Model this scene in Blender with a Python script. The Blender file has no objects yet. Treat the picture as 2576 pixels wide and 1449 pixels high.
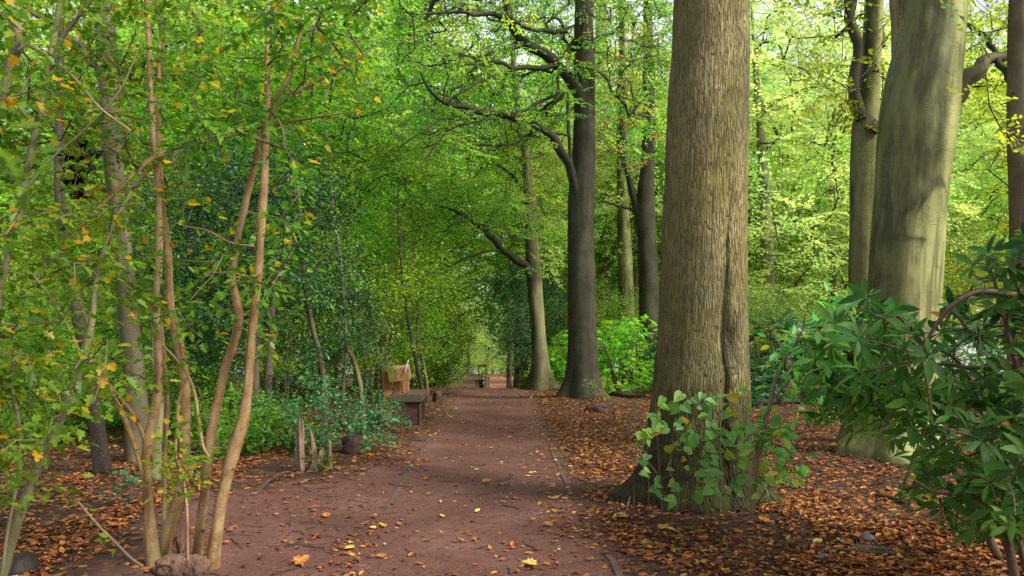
import bpy, math, numpy as np
from math import radians, sin, cos, pi
scene = bpy.context.scene
COL = scene.collection
rng = np.random.default_rng(7)

# ------------------------------------------------------------------ camera geometry (plan measured from the photograph)
F, CX, CY, HOR, CAMZ = 2003.0, 1288.0, 724.5, 833.0, 1.6
PIT = math.atan((HOR - CY) / F)
CP, SP = cos(PIT), sin(PIT)

def at(px, py, Y):
    u, v = (px - CX) / F, (CY - py) / F
    d = np.array([u, CP - v * SP, SP + v * CP])
    t = Y / d[1]
    return np.array([d[0] * t, Y, CAMZ + d[2] * t])

def rad_at(wpx, Y):
    return 0.5 * wpx / F * Y / CP

PRO = np.array([(-40, 0.0), (16, 0.0), (20, 0.0), (22.5, -0.02), (25, -0.14), (30, -0.75), (40, -2.0), (52, -3.2), (70, -4.3), (90, -4.4), (120, -4.75),
                (136, -6.2), (200, -14), (420, -40)])
_pg = np.linspace(-40, 420, 4601)
_pv = np.interp(_pg, PRO[:, 0], PRO[:, 1])
_k = np.hanning(31); _k /= _k.sum()
_pv2 = np.convolve(np.pad(_pv, 15, mode='edge'), _k, mode='valid')

def hash2(ix, iy, s):
    h = np.sin(ix * 127.1 + iy * 311.7 + s * 74.7) * 43758.5453
    return h - np.floor(h)

def vnoise(x, y, s=0):
    x = np.asarray(x, float); y = np.asarray(y, float)
    ix, iy = np.floor(x), np.floor(y)
    fx, fy = x - ix, y - iy
    fx = fx * fx * (3 - 2 * fx); fy = fy * fy * (3 - 2 * fy)
    a = hash2(ix, iy, s); b = hash2(ix + 1, iy, s); c = hash2(ix, iy + 1, s); d = hash2(ix + 1, iy + 1, s)
    return (a * (1 - fx) + b * fx) * (1 - fy) + (c * (1 - fx) + d * fx) * fy

def fbm(x, y, s=0, o=4):
    t, a, n = 0, 0.5, 0
    for k in range(o):
        t = t + a * vnoise(np.asarray(x) * 2 ** k, np.asarray(y) * 2 ** k, s + k * 13); n += a; a *= 0.5
    return t / n

def pathx(y):
    return -0.145 - 0.0175 * np.asarray(y, float)

BUMPS = [(-2.35, 7.0, 1.0, 0.8, 0.17), (-1.75, 8.9, 0.6, 0.5, 0.10), (1.62, 7.2, 0.9, 0.9, 0.08), (-3.4, 11, 2.0, 2.0, 0.12),
         (4.3, 9.7, 1.3, 1.1, 0.12), (1.7, 18.2, 1.6, 1.4, 0.10), (4.0, 6.0, 1.6, 1.2, 0.07), (-2.2, 5.6, 0.9, 0.6, 0.06)]

def gz(x, y):
    x = np.asarray(x, float); y = np.asarray(y, float)
    z = np.interp(y, _pg, _pv2)
    dx = np.abs(x - pathx(y))
    off = np.clip((dx - 0.7) / 1.6, 0, 1)
    near = np.clip((45 - y) / 20, 0.15, 1)
    z = z + off * near * (0.10 * (fbm(x * 0.55, y * 0.55, 3) - 0.42) + 0.05 * (fbm(x * 2.3, y * 2.3, 9) - 0.5))
    z = z + 0.012 * (fbm(x * 5, y * 5, 21, 3) - 0.5) * near
    z = z - 0.03 * np.exp(-(dx / 0.8) ** 2) * near
    for bx, by, sx, sy, h in BUMPS:
        z = z + h * np.exp(-((x - bx) / sx) ** 2 - ((y - by) / sy) ** 2)
    return z

def gpt(x, y, dz=0.0):
    return np.array([x, y, float(gz(x, y)) + dz])

def inpoly(pts, poly):
    x, y = pts[:, 0], pts[:, 1]; c = np.zeros(len(pts), bool); n = len(poly)
    for i in range(n):
        x1, y1 = poly[i]; x2, y2 = poly[(i + 1) % n]
        k = ((y1 > y) != (y2 > y)) & (x < (x2 - x1) * (y - y1) / (y2 - y1 + 1e-9) + x1)
        c ^= k
    return c

def region(poly, n, yfun, r):
    P = np.array(poly, float); lo, hi = P.min(0), P.max(0); out = []
    while len(out) < n:
        q = r.uniform(lo, hi, (n * 2, 2)); q = q[inpoly(q, poly)]
        for a in q:
            p = at(a[0], a[1], yfun(a[0], a[1]))
            if p[2] > gz(p[0], p[1]) + 0.08:
                out.append(p)
            if len(out) >= n:
                break
    return np.array(out)

# ------------------------------------------------------------------ mesh builder
class MB:
    def __init__(s):
        s.V, s.L, s.T, s.M, s.R, s.C, s.K, s.n, s.S = [], [], [], [], [], [], [], 0, []
    def add(s, V, faces, mat=0, rnd=0.5, tc=None, msk=None, smooth=True):
        V = np.asarray(V, float); faces = np.asarray(faces, int)
        m = len(faces)
        s.V.append(V); s.L.append((faces + s.n).ravel()); s.T.append(np.full(m, faces.shape[1]))
        s.M.append(np.full(m, mat)); s.R.append(np.broadcast_to(np.asarray(rnd, float), (m,)).copy())
        s.S.append(np.full(m, smooth))
        s.C.append(np.asarray(tc, float) if tc is not None else V.copy())
        s.K.append(np.broadcast_to(np.asarray(0.0 if msk is None else msk, float), (len(V),)).copy())
        s.n += len(V)
    def addmore(s, faces, mat=0, rnd=0.5, base=0, smooth=True):
        faces = np.asarray(faces, int); m = len(faces)
        s.L.append((faces + base).ravel()); s.T.append(np.full(m, faces.shape[1])); s.M.append(np.full(m, mat))
        s.R.append(np.broadcast_to(np.asarray(rnd, float), (m,)).copy()); s.S.append(np.full(m, smooth))
    def data(s, name, mats, origin=None):
        V = np.concatenate(s.V)
        if origin is not None:
            V = V - np.asarray(origin)
        L = np.concatenate(s.L); T = np.concatenate(s.T)
        me = bpy.data.meshes.new(name)
        me.vertices.add(len(V)); me.vertices.foreach_set('co', V.astype(np.float32).ravel())
        me.loops.add(len(L)); me.loops.foreach_set('vertex_index', L.astype(np.int32))
        me.polygons.add(len(T)); st = np.concatenate([[0], np.cumsum(T)[:-1]])
        me.polygons.foreach_set('loop_start', st.astype(np.int32))
        for m in (mats if isinstance(mats, (list, tuple)) else [mats]):
            me.materials.append(m)
        me.polygons.foreach_set('material_index', np.concatenate(s.M).astype(np.int32))
        me.polygons.foreach_set('use_smooth', np.concatenate(s.S).astype(bool))
        a = me.attributes.new('rnd', 'FLOAT', 'FACE'); a.data.foreach_set('value', np.concatenate(s.R).astype(np.float32))
        a = me.attributes.new('tc', 'FLOAT_VECTOR', 'POINT'); a.data.foreach_set('vector', np.concatenate(s.C).astype(np.float32).ravel())
        a = me.attributes.new('msk', 'FLOAT', 'POINT'); a.data.foreach_set('value', np.concatenate(s.K).astype(np.float32))
        me.update(calc_edges=True); me.validate()
        return me
    def build(s, name, mats, parent=None, origin=None):
        o = bpy.data.objects.new(name, s.data(name, mats, origin)); COL.objects.link(o)
        if parent is not None:
            o.parent = parent
        elif origin is not None:
            o.location = tuple(origin)
        return o

def tag(o, label=None, cat=None, group=None, kind=None):
    if label: o['label'] = label
    if cat: o['category'] = cat
    if group: o['group'] = group
    if kind: o['kind'] = kind
    return o

def empty(name, loc, label, cat, group=None):
    o = bpy.data.objects.new(name, None); COL.objects.link(o); o.location = tuple(loc); o.empty_display_size = 0.1
    return tag(o, label, cat, group)

def copy_thing(root, loc, rz, sc, label=None, group=None, mats=None):
    r = root.copy(); COL.objects.link(r); r.location = tuple(loc); r.rotation_euler = (0, 0, rz); r.scale = (sc if hasattr(sc, '__len__') else (sc, sc, sc))
    if label: r['label'] = label
    if group: r['group'] = group
    for ch in list(root.children):
        c = ch.copy(); COL.objects.link(c); c.parent = r
        if mats and ch.name.split('.')[0] in mats:
            for i, m in mats[ch.name.split('.')[0]].items():
                c.material_slots[i].link = 'OBJECT'; c.material_slots[i].material = m
    return r

def nrm(a):
    return a / (np.linalg.norm(a, axis=-1, keepdims=True) + 1e-9)

def cr(P, n):
    P = np.asarray(P, float); k = len(P)
    Q = np.vstack([2 * P[0] - P[1], P, 2 * P[-1] - P[-2]])
    d = np.r_[0, np.cumsum(np.linalg.norm(np.diff(P[:, :3], axis=0), axis=1))]
    s = np.linspace(0, d[-1], n); i = np.clip(np.searchsorted(d, s, side='right') - 1, 0, k - 2)
    t = ((s - d[i]) / (d[i + 1] - d[i] + 1e-9))[:, None]
    p0, p1, p2, p3 = Q[i], Q[i + 1], Q[i + 2], Q[i + 3]
    return 0.5 * (2 * p1 + (p2 - p0) * t + (2 * p0 - 5 * p1 + 4 * p2 - p3) * t * t + (3 * p1 - p0 - 3 * p2 + p3) * t ** 3)

def frames(P, ref=None):
    T = nrm(np.gradient(P, axis=0)); n = len(P); U = np.zeros_like(P)
    r = np.array([1.0, 0, 0]) if ref is None else np.asarray(ref, float)
    if abs(T[0] @ r) > 0.9: r = np.array([0, 0, 1.0])
    u = r - T[0] * (r @ T[0]); u /= np.linalg.norm(u); U[0] = u
    for i in range(1, n):
        u = U[i - 1] - T[i] * (U[i - 1] @ T[i]); U[i] = u / (np.linalg.norm(u) + 1e-9)
    return T, U, np.cross(T, U)

def tube(mb, P, R, sides=5, mat=0, rnd=0.5, fn=None, mskf=None, cap=False):
    P = np.asarray(P, float); R = np.asarray(R, float); n = len(P)
    T, U, W = frames(P)
    th = np.linspace(0, 2 * pi, sides, endpoint=False)
    s = np.r_[0, np.cumsum(np.linalg.norm(np.diff(P, axis=0), axis=1))]
    TH, S = np.meshgrid(th, s)
    rr = np.repeat(R[:, None], sides, 1)
    if fn is not None:
        rr = rr * fn(TH, S, P)
    V = P[:, None, :] + rr[..., None] * (np.cos(TH)[..., None] * U[:, None, :] + np.sin(TH)[..., None] * W[:, None, :])
    rn = max(float(R.mean()), 0.004)
    tc = np.stack([np.cos(TH) * rn, np.sin(TH) * rn, S], -1) + np.array([P[0, 0], P[0, 1], 0])
    i = np.arange(n - 1)[:, None] * sides; j = np.arange(sides)[None, :]; j2 = (j + 1) % sides
    Fq = np.stack([i + j, i + j2, i + sides + j2, i + sides + j], -1).reshape(-1, 4)
    b = mb.n
    mb.add(V.reshape(-1, 3), Fq, mat, rnd, tc.reshape(-1, 3), None if mskf is None else mskf(TH, S, P).ravel())
    if cap:
        mb.addmore([list(range(sides))[::-1]], mat, rnd, b, False)
        mb.addmore([list(range((n - 1) * sides, n * sides))], mat, rnd, b, False)

def grow(n0, att, step=0.3, bow=0.05, jit=0.03, r0=0.003, rmax=0.03, seed=0, p=0.5, maxd=1e9):
    r = np.random.default_rng(seed); n0 = np.asarray(n0, float); k = len(n0); att = np.asarray(att, float)
    dmin = np.array([np.min(np.sum((n0 - a) ** 2, 1)) for a in att])
    order = np.argsort(dmin)
    cap = k + 60 * len(att) + 10
    NP = np.zeros((cap, 3)); NP[:k] = n0; par = -np.ones(cap, int); n = k; tips = []
    for oi in order:
        a = att[oi]; d2 = np.sum((NP[:n] - a) ** 2, 1); j = int(np.argmin(d2)); d = math.sqrt(d2[j])
        if d > maxd or d < 1e-3: continue
        m = int(min(max(1, round(d / step)), 50)); b = NP[j].copy(); prev = j
        for i in range(1, m + 1):
            t = i / m
            q = b * (1 - t) + a * t; q[2] += bow * d * sin(pi * t)
            if i < m: q += r.normal(0, jit, 3)
            NP[n] = q; par[n] = prev; prev = n; n += 1
        tips.append(prev)
    w = np.zeros(n); w[tips] = 1.0
    ch = [[] for _ in range(n)]
    for i in range(n - 1, k - 1, -1):
        w[i] = max(w[i], 1); w[par[i]] += w[i]
    for i in range(k, n): ch[par[i]].append(i)
    R = np.minimum(r0 * w ** p, rmax); chains = []
    heavy = {q: max(c, key=lambda z: w[z]) for q, c in enumerate(ch) if c}
    for i in range(k, n):
        q = par[i]
        if q >= k and heavy[q] == i: continue
        c = [q, i]
        while c[-1] in heavy: c.append(heavy[c[-1]])
        rr = R[c].copy(); rr[0] = rr[1]
        chains.append((NP[c], rr))
    tips = np.array(tips)
    return chains, NP[tips], nrm(NP[tips] - NP[par[tips]]), order

def twigs(mb, chains, sides=4, mat=0):
    for P, R in chains:
        tube(mb, P, R, sides, mat)

# ------------------------------------------------------------------ leaf shapes (x along the leaf, y across, z up); size 1
def halves(out, mid=None, fold=0.08, droop=0.0):
    o = np.array([(0, 0)] + list(out) + [(1, 0)], float); V = []; Fs = []
    for sgn in (1, -1):
        b = len(V)
        for x, y in o: V.append((x, sgn * y, fold * y / 0.3 - droop * x * x))
        f = list(range(b, b + len(o)))
        Fs.append(f[::-1] if sgn > 0 else f)
    return np.array(V), np.array(Fs)
L_RH = (np.array([(0, 0, 0), (.45, .3, .05), (1, 0, -.06), (.45, -.3, .05)], float), np.array([[0, 3, 2, 1]]))
L_OV = halves([(.25, .24), (.6, .25)], droop=.08)
L_BE = halves([(.2, .2), (.5, .29), (.8, .16)], droop=.1)
L_LO = halves([(.1, .05), (.18, .33), (.33, .31), (.36, .17), (.5, .36), (.66, .29), (.64, .13), (.84, .17)], fold=.1, droop=.1)
L_HE = halves([(-.1, .12), (-.1, .3), (.06, .43), (.3, .44), (.6, .28), (.85, .09)], fold=.05, droop=.12)
L_MA = halves([(.0, .1), (-.02, .3), (.15, .28), (.25, .46), (.38, .3), (.5, .42), (.62, .18), (.8, .2)], fold=.12, droop=-.12)
L_CU = (np.array([(0, 0, 0), (.3, .25, .12), (.7, .22, .16), (1, 0, .1), (.7, -.2, .05), (.3, -.25, .1), (.33, 0, -.02), (.68, 0, .02)], float),
        np.array([[0, 6, 1, 1], [6, 7, 2, 1], [7, 3, 2, 2], [0, 5, 6, 6], [5, 4, 7, 6], [4, 3, 7, 7]]))
def rhodo_leaf():
    xs = [0, .12, .3, .55, .8, 1]; ws = [.012, .05, .115, .14, .095, 0.006]; V = []
    for x, w in zip(xs, ws):
        z = -.22 * x * x
        V += [(x, w, z + w * .25), (x, 0, z), (x, -w, z + w * .25)]
    Fc = []
    for i in range(5):
        a = 3 * i; Fc += [[a, a + 1, a + 4, a + 3], [a + 1, a + 2, a + 5, a + 4]]
    return np.array(V), np.array(Fc)
L_RO = rhodo_leaf()
L_CU = (L_CU[0], None)
def curl_faces():
    q = [[6, 7, 2, 1], [5, 4, 7, 6]]; t = [[0, 6, 1], [7, 3, 2], [0, 5, 6], [4, 3, 7]]
    return q, t

def scatter(mb, tpl, pos, d, up, size, rnd, mat=0, wid=None, smooth=False):
    pos = np.asarray(pos, float); N = len(pos)
    if N == 0: return
    x = nrm(np.asarray(d, float)); y = nrm(np.cross(np.asarray(up, float), x)); z = np.cross(x, y)
    size = np.broadcast_to(np.asarray(size, float), (N,)); wid = np.ones(N) if wid is None else wid
    T = tpl[0]; k = len(T)
    V = pos[:, None, :] + size[:, None, None] * (T[None, :, 0, None] * x[:, None, :] + (T[None, :, 1, None] * wid[:, None, None]) * y[:, None, :] + T[None, :, 2, None] * z[:, None, :])
    rnd = np.broadcast_to(np.asarray(rnd, float), (N,)); off = (np.arange(N) * k)[:, None, None]
    if tpl[1] is not None:
        fs = (tpl[1][None] + off).reshape(-1, tpl[1].shape[1])
        mb.add(V.reshape(-1, 3), fs, mat, np.repeat(rnd, len(tpl[1])), smooth=smooth)
    else:
        q, t = curl_faces(); b = mb.n
        mb.add(V.reshape(-1, 3), (np.array(q)[None] + off).reshape(-1, 4), mat, np.repeat(rnd, 2), smooth=smooth)
        mb.addmore((np.array(t)[None] + off).reshape(-1, 3), mat, np.repeat(rnd, 4), b, smooth)

def cluster(r, tips, dirs, n, spread, lsize, flat=0.5, fwd=0.3):
    """leaf positions in loose clusters behind each tip"""
    N = len(tips) * n
    p = np.repeat(tips, n, 0) - np.repeat(dirs, n, 0) * r.uniform(-.15, 1, (N, 1)) * spread * 1.4
    o = r.normal(0, 1, (N, 3)); o[:, 2] *= flat; p = p + o * spread * .5
    d = nrm(o + np.repeat(dirs, n, 0) * fwd + np.array([0, 0, -.25]))
    up = np.array([0, 0, 1.0]) + r.normal(0, .42, (N, 3))
    return p, d, up, lsize * r.uniform(.7, 1.25, N), r.random(N)

def spray(r, L=1.1, lw=.5, gap=.055, seg=.11):
    """flat beech spray: arrays pos, dir, up and the twig polylines"""
    pos, d, tw = [], [], []
    n = int(L / seg); ax = []
    for i in range(n + 1):
        s = i * seg; ax.append((s, .04 * sin(s * 3 + r.random()), -.12 * s * s + .01 * r.normal()))
    ax = np.array(ax); tw.append(ax)
    for i in range(1, n + 1):
        sd = 1 if i % 2 else -1; t = i / n
        ln = lw * (1 - .75 * t) * r.uniform(.6, 1.15); a = radians(r.uniform(42, 62)) * sd
        m = max(2, int(ln / gap)); dirv = np.array([cos(a), sin(a), r.normal(0, .12)])
        e = ax[i] + dirv * ln + np.array([0, 0, -.1 * ln]); tw.append(np.array([ax[i], e]))
        for j in range(m):
            q = ax[i] * (1 - (j + 1) / m) + e * (j + 1) / m
            b = a + (1 if j % 2 else -1) * radians(r.uniform(30, 65)); 
            pos.append(q); d.append((cos(b), sin(b), r.normal(-.12, .22)))
    pos = np.array(pos); d = np.array(d); up = np.array([0, 0, 1.0]) + r.normal(0, .3, (len(pos), 3))
    return pos, d, up, tw
SPR = [spray(np.random.default_rng(100 + i), L=rng.uniform(.8, 1.3), lw=rng.uniform(.4, .6)) for i in range(6)]

def put_sprays(mb, r, tips, dirs, tpl, ls, mat=1, tmat=0, scale=1.0, twig=True, frac=1.0, clump=None):
    for i, (p, dv) in enumerate(zip(tips, dirs)):
        S = SPR[r.integers(len(SPR))]; sc = scale * r.uniform(.7, 1.25)
        h = np.array([dv[0], dv[1], np.clip(dv[2], -.35, .3)]) + r.normal(0, .22, 3); x = nrm(h)
        u = np.array([0, 0, 1.0]) + r.normal(0, .2, 3); y = nrm(np.cross(u, x)); z = np.cross(x, y)
        M = np.stack([x, y, z]); k = r.random(len(S[0])) < frac
        P = (S[0][k] * sc) @ M + p - x * sc * .35; N = len(P); c0 = r.uniform(0, .5)
        rd = np.clip(c0 + r.uniform(0, .5, N), 0, 1)
        scatter(mb, tpl, P, S[1][k] @ M, S[2][k] @ M, ls * r.uniform(.75, 1.2, N), rd, mat)
        if twig:
            tube(mb, (S[3][0][::3] * sc) @ M + p - x * sc * .35, np.linspace(.006, .002, len(S[3][0][::3])), 3, tmat)

# ------------------------------------------------------------------ materials
def new_mat(name):
    m = bpy.data.materials.new(name); m.use_nodes = True; nt = m.node_tree; nt.nodes.clear(); return m, nt
def N(nt, t, **kw):
    n = nt.nodes.new(t)
    for k, v in kw.items():
        if k == 'op': n.operation = v
        elif k.startswith('i_'):
            key = k[2:]; key = int(key) if key.isdigit() else key.replace('_', ' ')
            s = n.inputs[key]
            if hasattr(v, 'is_output'): nt.links.new(v, s)
            else: s.default_value = v
        else: setattr(n, k, v)
    return n
def ramp(nt, fac, stops, interp='LINEAR'):
    n = nt.nodes.new('ShaderNodeValToRGB'); n.color_ramp.interpolation = interp; e = n.color_ramp.elements
    while len(e) < len(stops): e.new(0.5)
    for k, (p, c) in enumerate(stops):
        e[k].position = p; e[k].color = tuple(c) + (1,) if len(c) == 3 else c
    nt.links.new(fac, n.inputs[0]); return n.outputs[0]
def mixc(nt, f, a, b, mode='MIX'):
    n = nt.nodes.new('ShaderNodeMix'); n.data_type = 'RGBA'; n.blend_type = mode
    for s, v in ((n.inputs[0], f), (n.inputs[6], a), (n.inputs[7], b)):
        if hasattr(v, 'is_output'): nt.links.new(v, s)
        else: s.default_value = v if isinstance(v, (int, float)) else tuple(v) + (1,)
    return n.outputs[2]
def math_(nt, op, a, b=0.0, clamp=False):
    n = nt.nodes.new('ShaderNodeMath'); n.operation = op; n.use_clamp = clamp
    for s, v in ((n.inputs[0], a), (n.inputs[1], b)):
        if hasattr(v, 'is_output'): nt.links.new(v, s)
        else: s.default_value = v
    return n.outputs[0]
def mrange(nt, v, a, b, c=0.0, d=1.0):
    if a > b: a, b, c, d = b, a, d, c
    n = N(nt, 'ShaderNodeMapRange', i_Value=v); n.inputs[1].default_value = a; n.inputs[2].default_value = b; n.inputs[3].default_value = c; n.inputs[4].default_value = d
    n.interpolation_type = 'SMOOTHSTEP'; return n.outputs[0]
def attr(nt, name, out):
    n = N(nt, 'ShaderNodeAttribute'); n.attribute_name = name; return n.outputs[out]
def mapping(nt, v, sc, loc=(0, 0, 0)):
    n = N(nt, 'ShaderNodeMapping', i_Vector=v); n.inputs['Scale'].default_value = sc; n.inputs['Location'].default_value = loc; return n.outputs[0]
def noise(nt, v, scale, detail=4, rough=.55):
    return N(nt, 'ShaderNodeTexNoise', i_Vector=v, i_Scale=scale, i_Detail=detail, i_Roughness=rough).outputs[0]
def finish(nt, col, rough=.8, bump=None, bs=.4, bd=.02, spec=.3):
    b = N(nt, 'ShaderNodeBsdfPrincipled'); nt.links.new(col, b.inputs['Base Color']) if hasattr(col, 'is_output') else setattr(b.inputs['Base Color'], 'default_value', tuple(col) + (1,))
    if hasattr(rough, 'is_output'): nt.links.new(rough, b.inputs['Roughness'])
    else: b.inputs['Roughness'].default_value = rough
    b.inputs['Specular IOR Level'].default_value = spec
    if bump is not None:
        bn = N(nt, 'ShaderNodeBump', i_Strength=bs, i_Distance=bd, i_Height=bump); nt.links.new(bn.outputs[0], b.inputs['Normal'])
    o = N(nt, 'ShaderNodeOutputMaterial'); nt.links.new(b.outputs[0], o.inputs[0]); return b

def leaf_mat(name, stops, trans=.5, gain=1.5, rough=.5, spec=.2, clump=.45, tshift=(1.15, 1.1, .55)):
    m, nt = new_mat(name)
    c = ramp(nt, attr(nt, 'rnd', 2), stops)
    g = N(nt, 'ShaderNodeNewGeometry').outputs['Position']
    v1 = mrange(nt, noise(nt, g, .55, 3), .3, .7, 1 - clump, 1 + clump)
    oi = N(nt, 'ShaderNodeObjectInfo').outputs['Random']
    v = math_(nt, 'MULTIPLY', v1, mrange(nt, oi, 0, 1, .82, 1.18))
    hs = N(nt, 'ShaderNodeHueSaturation', i_Color=c, i_Value=v); 
    nt.links.new(mrange(nt, noise(nt, g, .33, 2), .3, .7, .466, .528), hs.inputs['Hue'])
    c = hs.outputs[0]
    b = N(nt, 'ShaderNodeBsdfPrincipled', i_Roughness=rough); nt.links.new(c, b.inputs['Base Color']); b.inputs['Specular IOR Level'].default_value = spec
    t = N(nt, 'ShaderNodeBsdfTranslucent'); tc = mixc(nt, 1.0, c, tuple(gain * x for x in tshift), 'MULTIPLY'); nt.links.new(tc, t.inputs[0])
    mx = N(nt, 'ShaderNodeMixShader', i_0=trans); nt.links.new(b.outputs[0], mx.inputs[1]); nt.links.new(t.outputs[0], mx.inputs[2])
    o = N(nt, 'ShaderNodeOutputMaterial'); nt.links.new(mx.outputs[0], o.inputs[0]); return m

GREEN_MID = [(0, (.05, .15, .02)), (.5, (.10, .25, .028)), (.93, (.18, .32, .035)), (.97, (.28, .17, .03)), (1, (.34, .12, .02))]
GREEN_BRI = [(0, (.10, .25, .04)), (.5, (.18, .38, .05)), (.9, (.30, .44, .05)), (1, (.45, .42, .06))]
GREEN_YEL = [(0, (.16, .27, .03)), (.5, (.26, .38, .04)), (1, (.44, .44, .05))]
GREEN_DRK = [(0, (.012, .05, .02)), (.5, (.025, .09, .035)), (1, (.06, .15, .04))]
GREEN_TEA = [(0, (.025, .10, .045)), (.6, (.05, .18, .07)), (1, (.11, .26, .08))]
def gain_(st, k): return [(p, tuple(min(.75, x * k) for x in c)) for p, c in st]
GREEN_MID = [(p, (c[0] * 1.15, c[1] * .96, c[2] * 1.8)) for p, c in gain_(GREEN_MID, 1.4)]; GREEN_BRI = [(p, (c[0] * 1.15, c[1] * .97, c[2] * 1.9)) for p, c in gain_(GREEN_BRI, 1.2)]; GREEN_DRK = gain_(GREEN_DRK, 1.5); GREEN_TEA = gain_(GREEN_TEA, 1.3)
M = {}
M['beech'] = leaf_mat('beech_leaf', GREEN_MID, .58, 1.75, clump=.4)
M['bright'] = leaf_mat('bright_leaf', GREEN_BRI, .55, 1.9)
M['glow'] = leaf_mat('sun_painted_leaf', [(0, (.33, .50, .16)), (.5, (.47, .66, .23)), (1, (.66, .74, .30))], .55, 1.4, .5, .2, .4, (1.08, 1.03, .8))  # leaf colour raised to paint in the sunlight of the bright glade
M['yellow'] = leaf_mat('yellow_green_leaf', GREEN_YEL, .55, 1.9)
M['holly'] = leaf_mat('holly_leaf', GREEN_DRK, .25, 1.4, .38, .45)
M['teal'] = leaf_mat('bluish_shrub_leaf', GREEN_TEA, .35, 1.4, .42, .4)
M['hazel'] = leaf_mat('understorey_leaf', [(0, (.10, .26, .04)), (.6, (.19, .42, .05)), (.95, (.33, .50, .06)), (1, (.35, .16, .03))], .5, 1.7)
M['haw'] = leaf_mat('hawthorn_leaf', [(0, (.05, .13, .016)), (.5, (.11, .23, .022)), (.86, (.21, .31, .028)), (.90, (.42, .30, .02)), (.965, (.55, .30, .02)), (1, (.5, .14, .015))], .5, 1.5, .4, .4, .3)
M['rhodo'] = leaf_mat('rhododendron_leaf', [(0, (.02, .065, .014)), (.5, (.06, .165, .027)), (.93, (.16, .29, .045)), (.97, (.16, .2, .03)), (1, (.5, .18, .03))], .35, 1.5, .55, .2, .45)
M['lime'] = leaf_mat('lime_leaf', [(0, (.08, .27, .07)), (.5, (.13, .40, .09)), (.86, (.22, .46, .08)), (.93, (.3, .34, .03)), (1, (.65, .5, .05))], .4, 1.4, .42, .4, .15)
M['orange'] = leaf_mat('autumn_leaf', [(0, (.35, .10, .02)), (.5, (.42, .17, .03)), (1, (.30, .22, .03))], .5, 1.5)

def litter_mat():
    m, nt = new_mat('fallen_leaf')
    c = ramp(nt, attr(nt, 'rnd', 2), [(0, (.06, .024, .014)), (.18, (.16, .05, .02)), (.36, (.34, .10, .022)), (.6, (.50, .17, .03)), (.8, (.56, .25, .045)), (.92, (.6, .38, .07)), (1, (.65, .55, .15))])
    g = N(nt, 'ShaderNodeNewGeometry').outputs['Position']
    c = mixc(nt, mrange(nt, noise(nt, g, 45, 3), .4, .65, 0, .55), c, (.08, .03, .015))
    b = N(nt, 'ShaderNodeBsdfPrincipled', i_Roughness=.5); nt.links.new(c, b.inputs['Base Color']); b.inputs['Specular IOR Level'].default_value = .35
    o = N(nt, 'ShaderNodeOutputMaterial'); nt.links.new(b.outputs[0], o.inputs[0]); return m
M['litter'] = litter_mat()

def dirt_nodes(nt, g):
    n1 = noise(nt, g, 1.1, 5); n2 = noise(nt, g, 9, 6, .65); n3 = noise(nt, g, 70, 4, .7)
    c = ramp(nt, n1, [(.3, (.085, .037, .029)), (.5, (.135, .059, .047)), (.72, (.20, .10, .083))])
    c = mixc(nt, mrange(nt, n2, .35, .7, 0, .55), c, (.085, .046, .036))
    c = mixc(nt, mrange(nt, n3, .55, .75, 0, .45), c, (.27, .19, .16))
    c = mixc(nt, mrange(nt, noise(nt, g, 38, 2, .5), .62, .72, 0, .6), c, (.05, .025, .018))
    h = math_(nt, 'ADD', math_(nt, 'MULTIPLY', n2, .6), math_(nt, 'MULTIPLY', n3, .35))
    return c, h
def ground_mat():
    m, nt = new_mat('forest_soil'); g = N(nt, 'ShaderNodeNewGeometry').outputs['Position']
    c, h = dirt_nodes(nt, g)
    soil = ramp(nt, noise(nt, g, 3.5, 6), [(.3, (.03, .017, .012)), (.7, (.085, .045, .03))])
    gw = N(nt, 'ShaderNodeVectorMath', operation='ADD'); nt.links.new(g, gw.inputs[0])
    nn = N(nt, 'ShaderNodeTexNoise', i_Vector=g, i_Scale=9.0); sc = N(nt, 'ShaderNodeVectorMath', operation='SCALE'); nt.links.new(nn.outputs[1], sc.inputs[0]); sc.inputs['Scale'].default_value = .12
    nt.links.new(sc.outputs[0], gw.inputs[1])
    vo = N(nt, 'ShaderNodeTexVoronoi', i_Vector=mapping(nt, gw.outputs[0], (1, 1, .3)), i_Scale=13.0)
    sep = N(nt, 'ShaderNodeSeparateColor'); nt.links.new(vo.outputs['Color'], sep.inputs[0])
    lc = ramp(nt, sep.outputs[0], [(0, (.05, .02, .012)), (.35, (.15, .05, .018)), (.6, (.30, .10, .025)), (.85, (.42, .18, .04)), (1, (.5, .33, .08))])
    lm = math_(nt, 'MULTIPLY', mrange(nt, sep.outputs[1], .35, .5), mrange(nt, vo.outputs['Distance'], .5, .38))
    lm = math_(nt, 'MULTIPLY', lm, mrange(nt, noise(nt, g, .9, 4), .32, .55, .25, 1))
    fl = mixc(nt, lm, soil, lc)
    bm = math_(nt, 'ADD', attr(nt, 'msk', 2), math_(nt, 'MULTIPLY', math_(nt, 'SUBTRACT', noise(nt, g, 3.2, 6, .65), .5), 1.1))
    bm = mrange(nt, bm, .32, .72)
    c = mixc(nt, bm, fl, c)
    moss = math_(nt, 'MULTIPLY', mrange(nt, noise(nt, g, 1.7, 5), .58, .75, 0, .35), bm)
    c = mixc(nt, moss, c, (.06, .07, .02))
    hh = math_(nt, 'ADD', h, math_(nt, 'MULTIPLY', lm, .5))
    finish(nt, c, .85, hh, .8, .02, .25); return m
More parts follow.
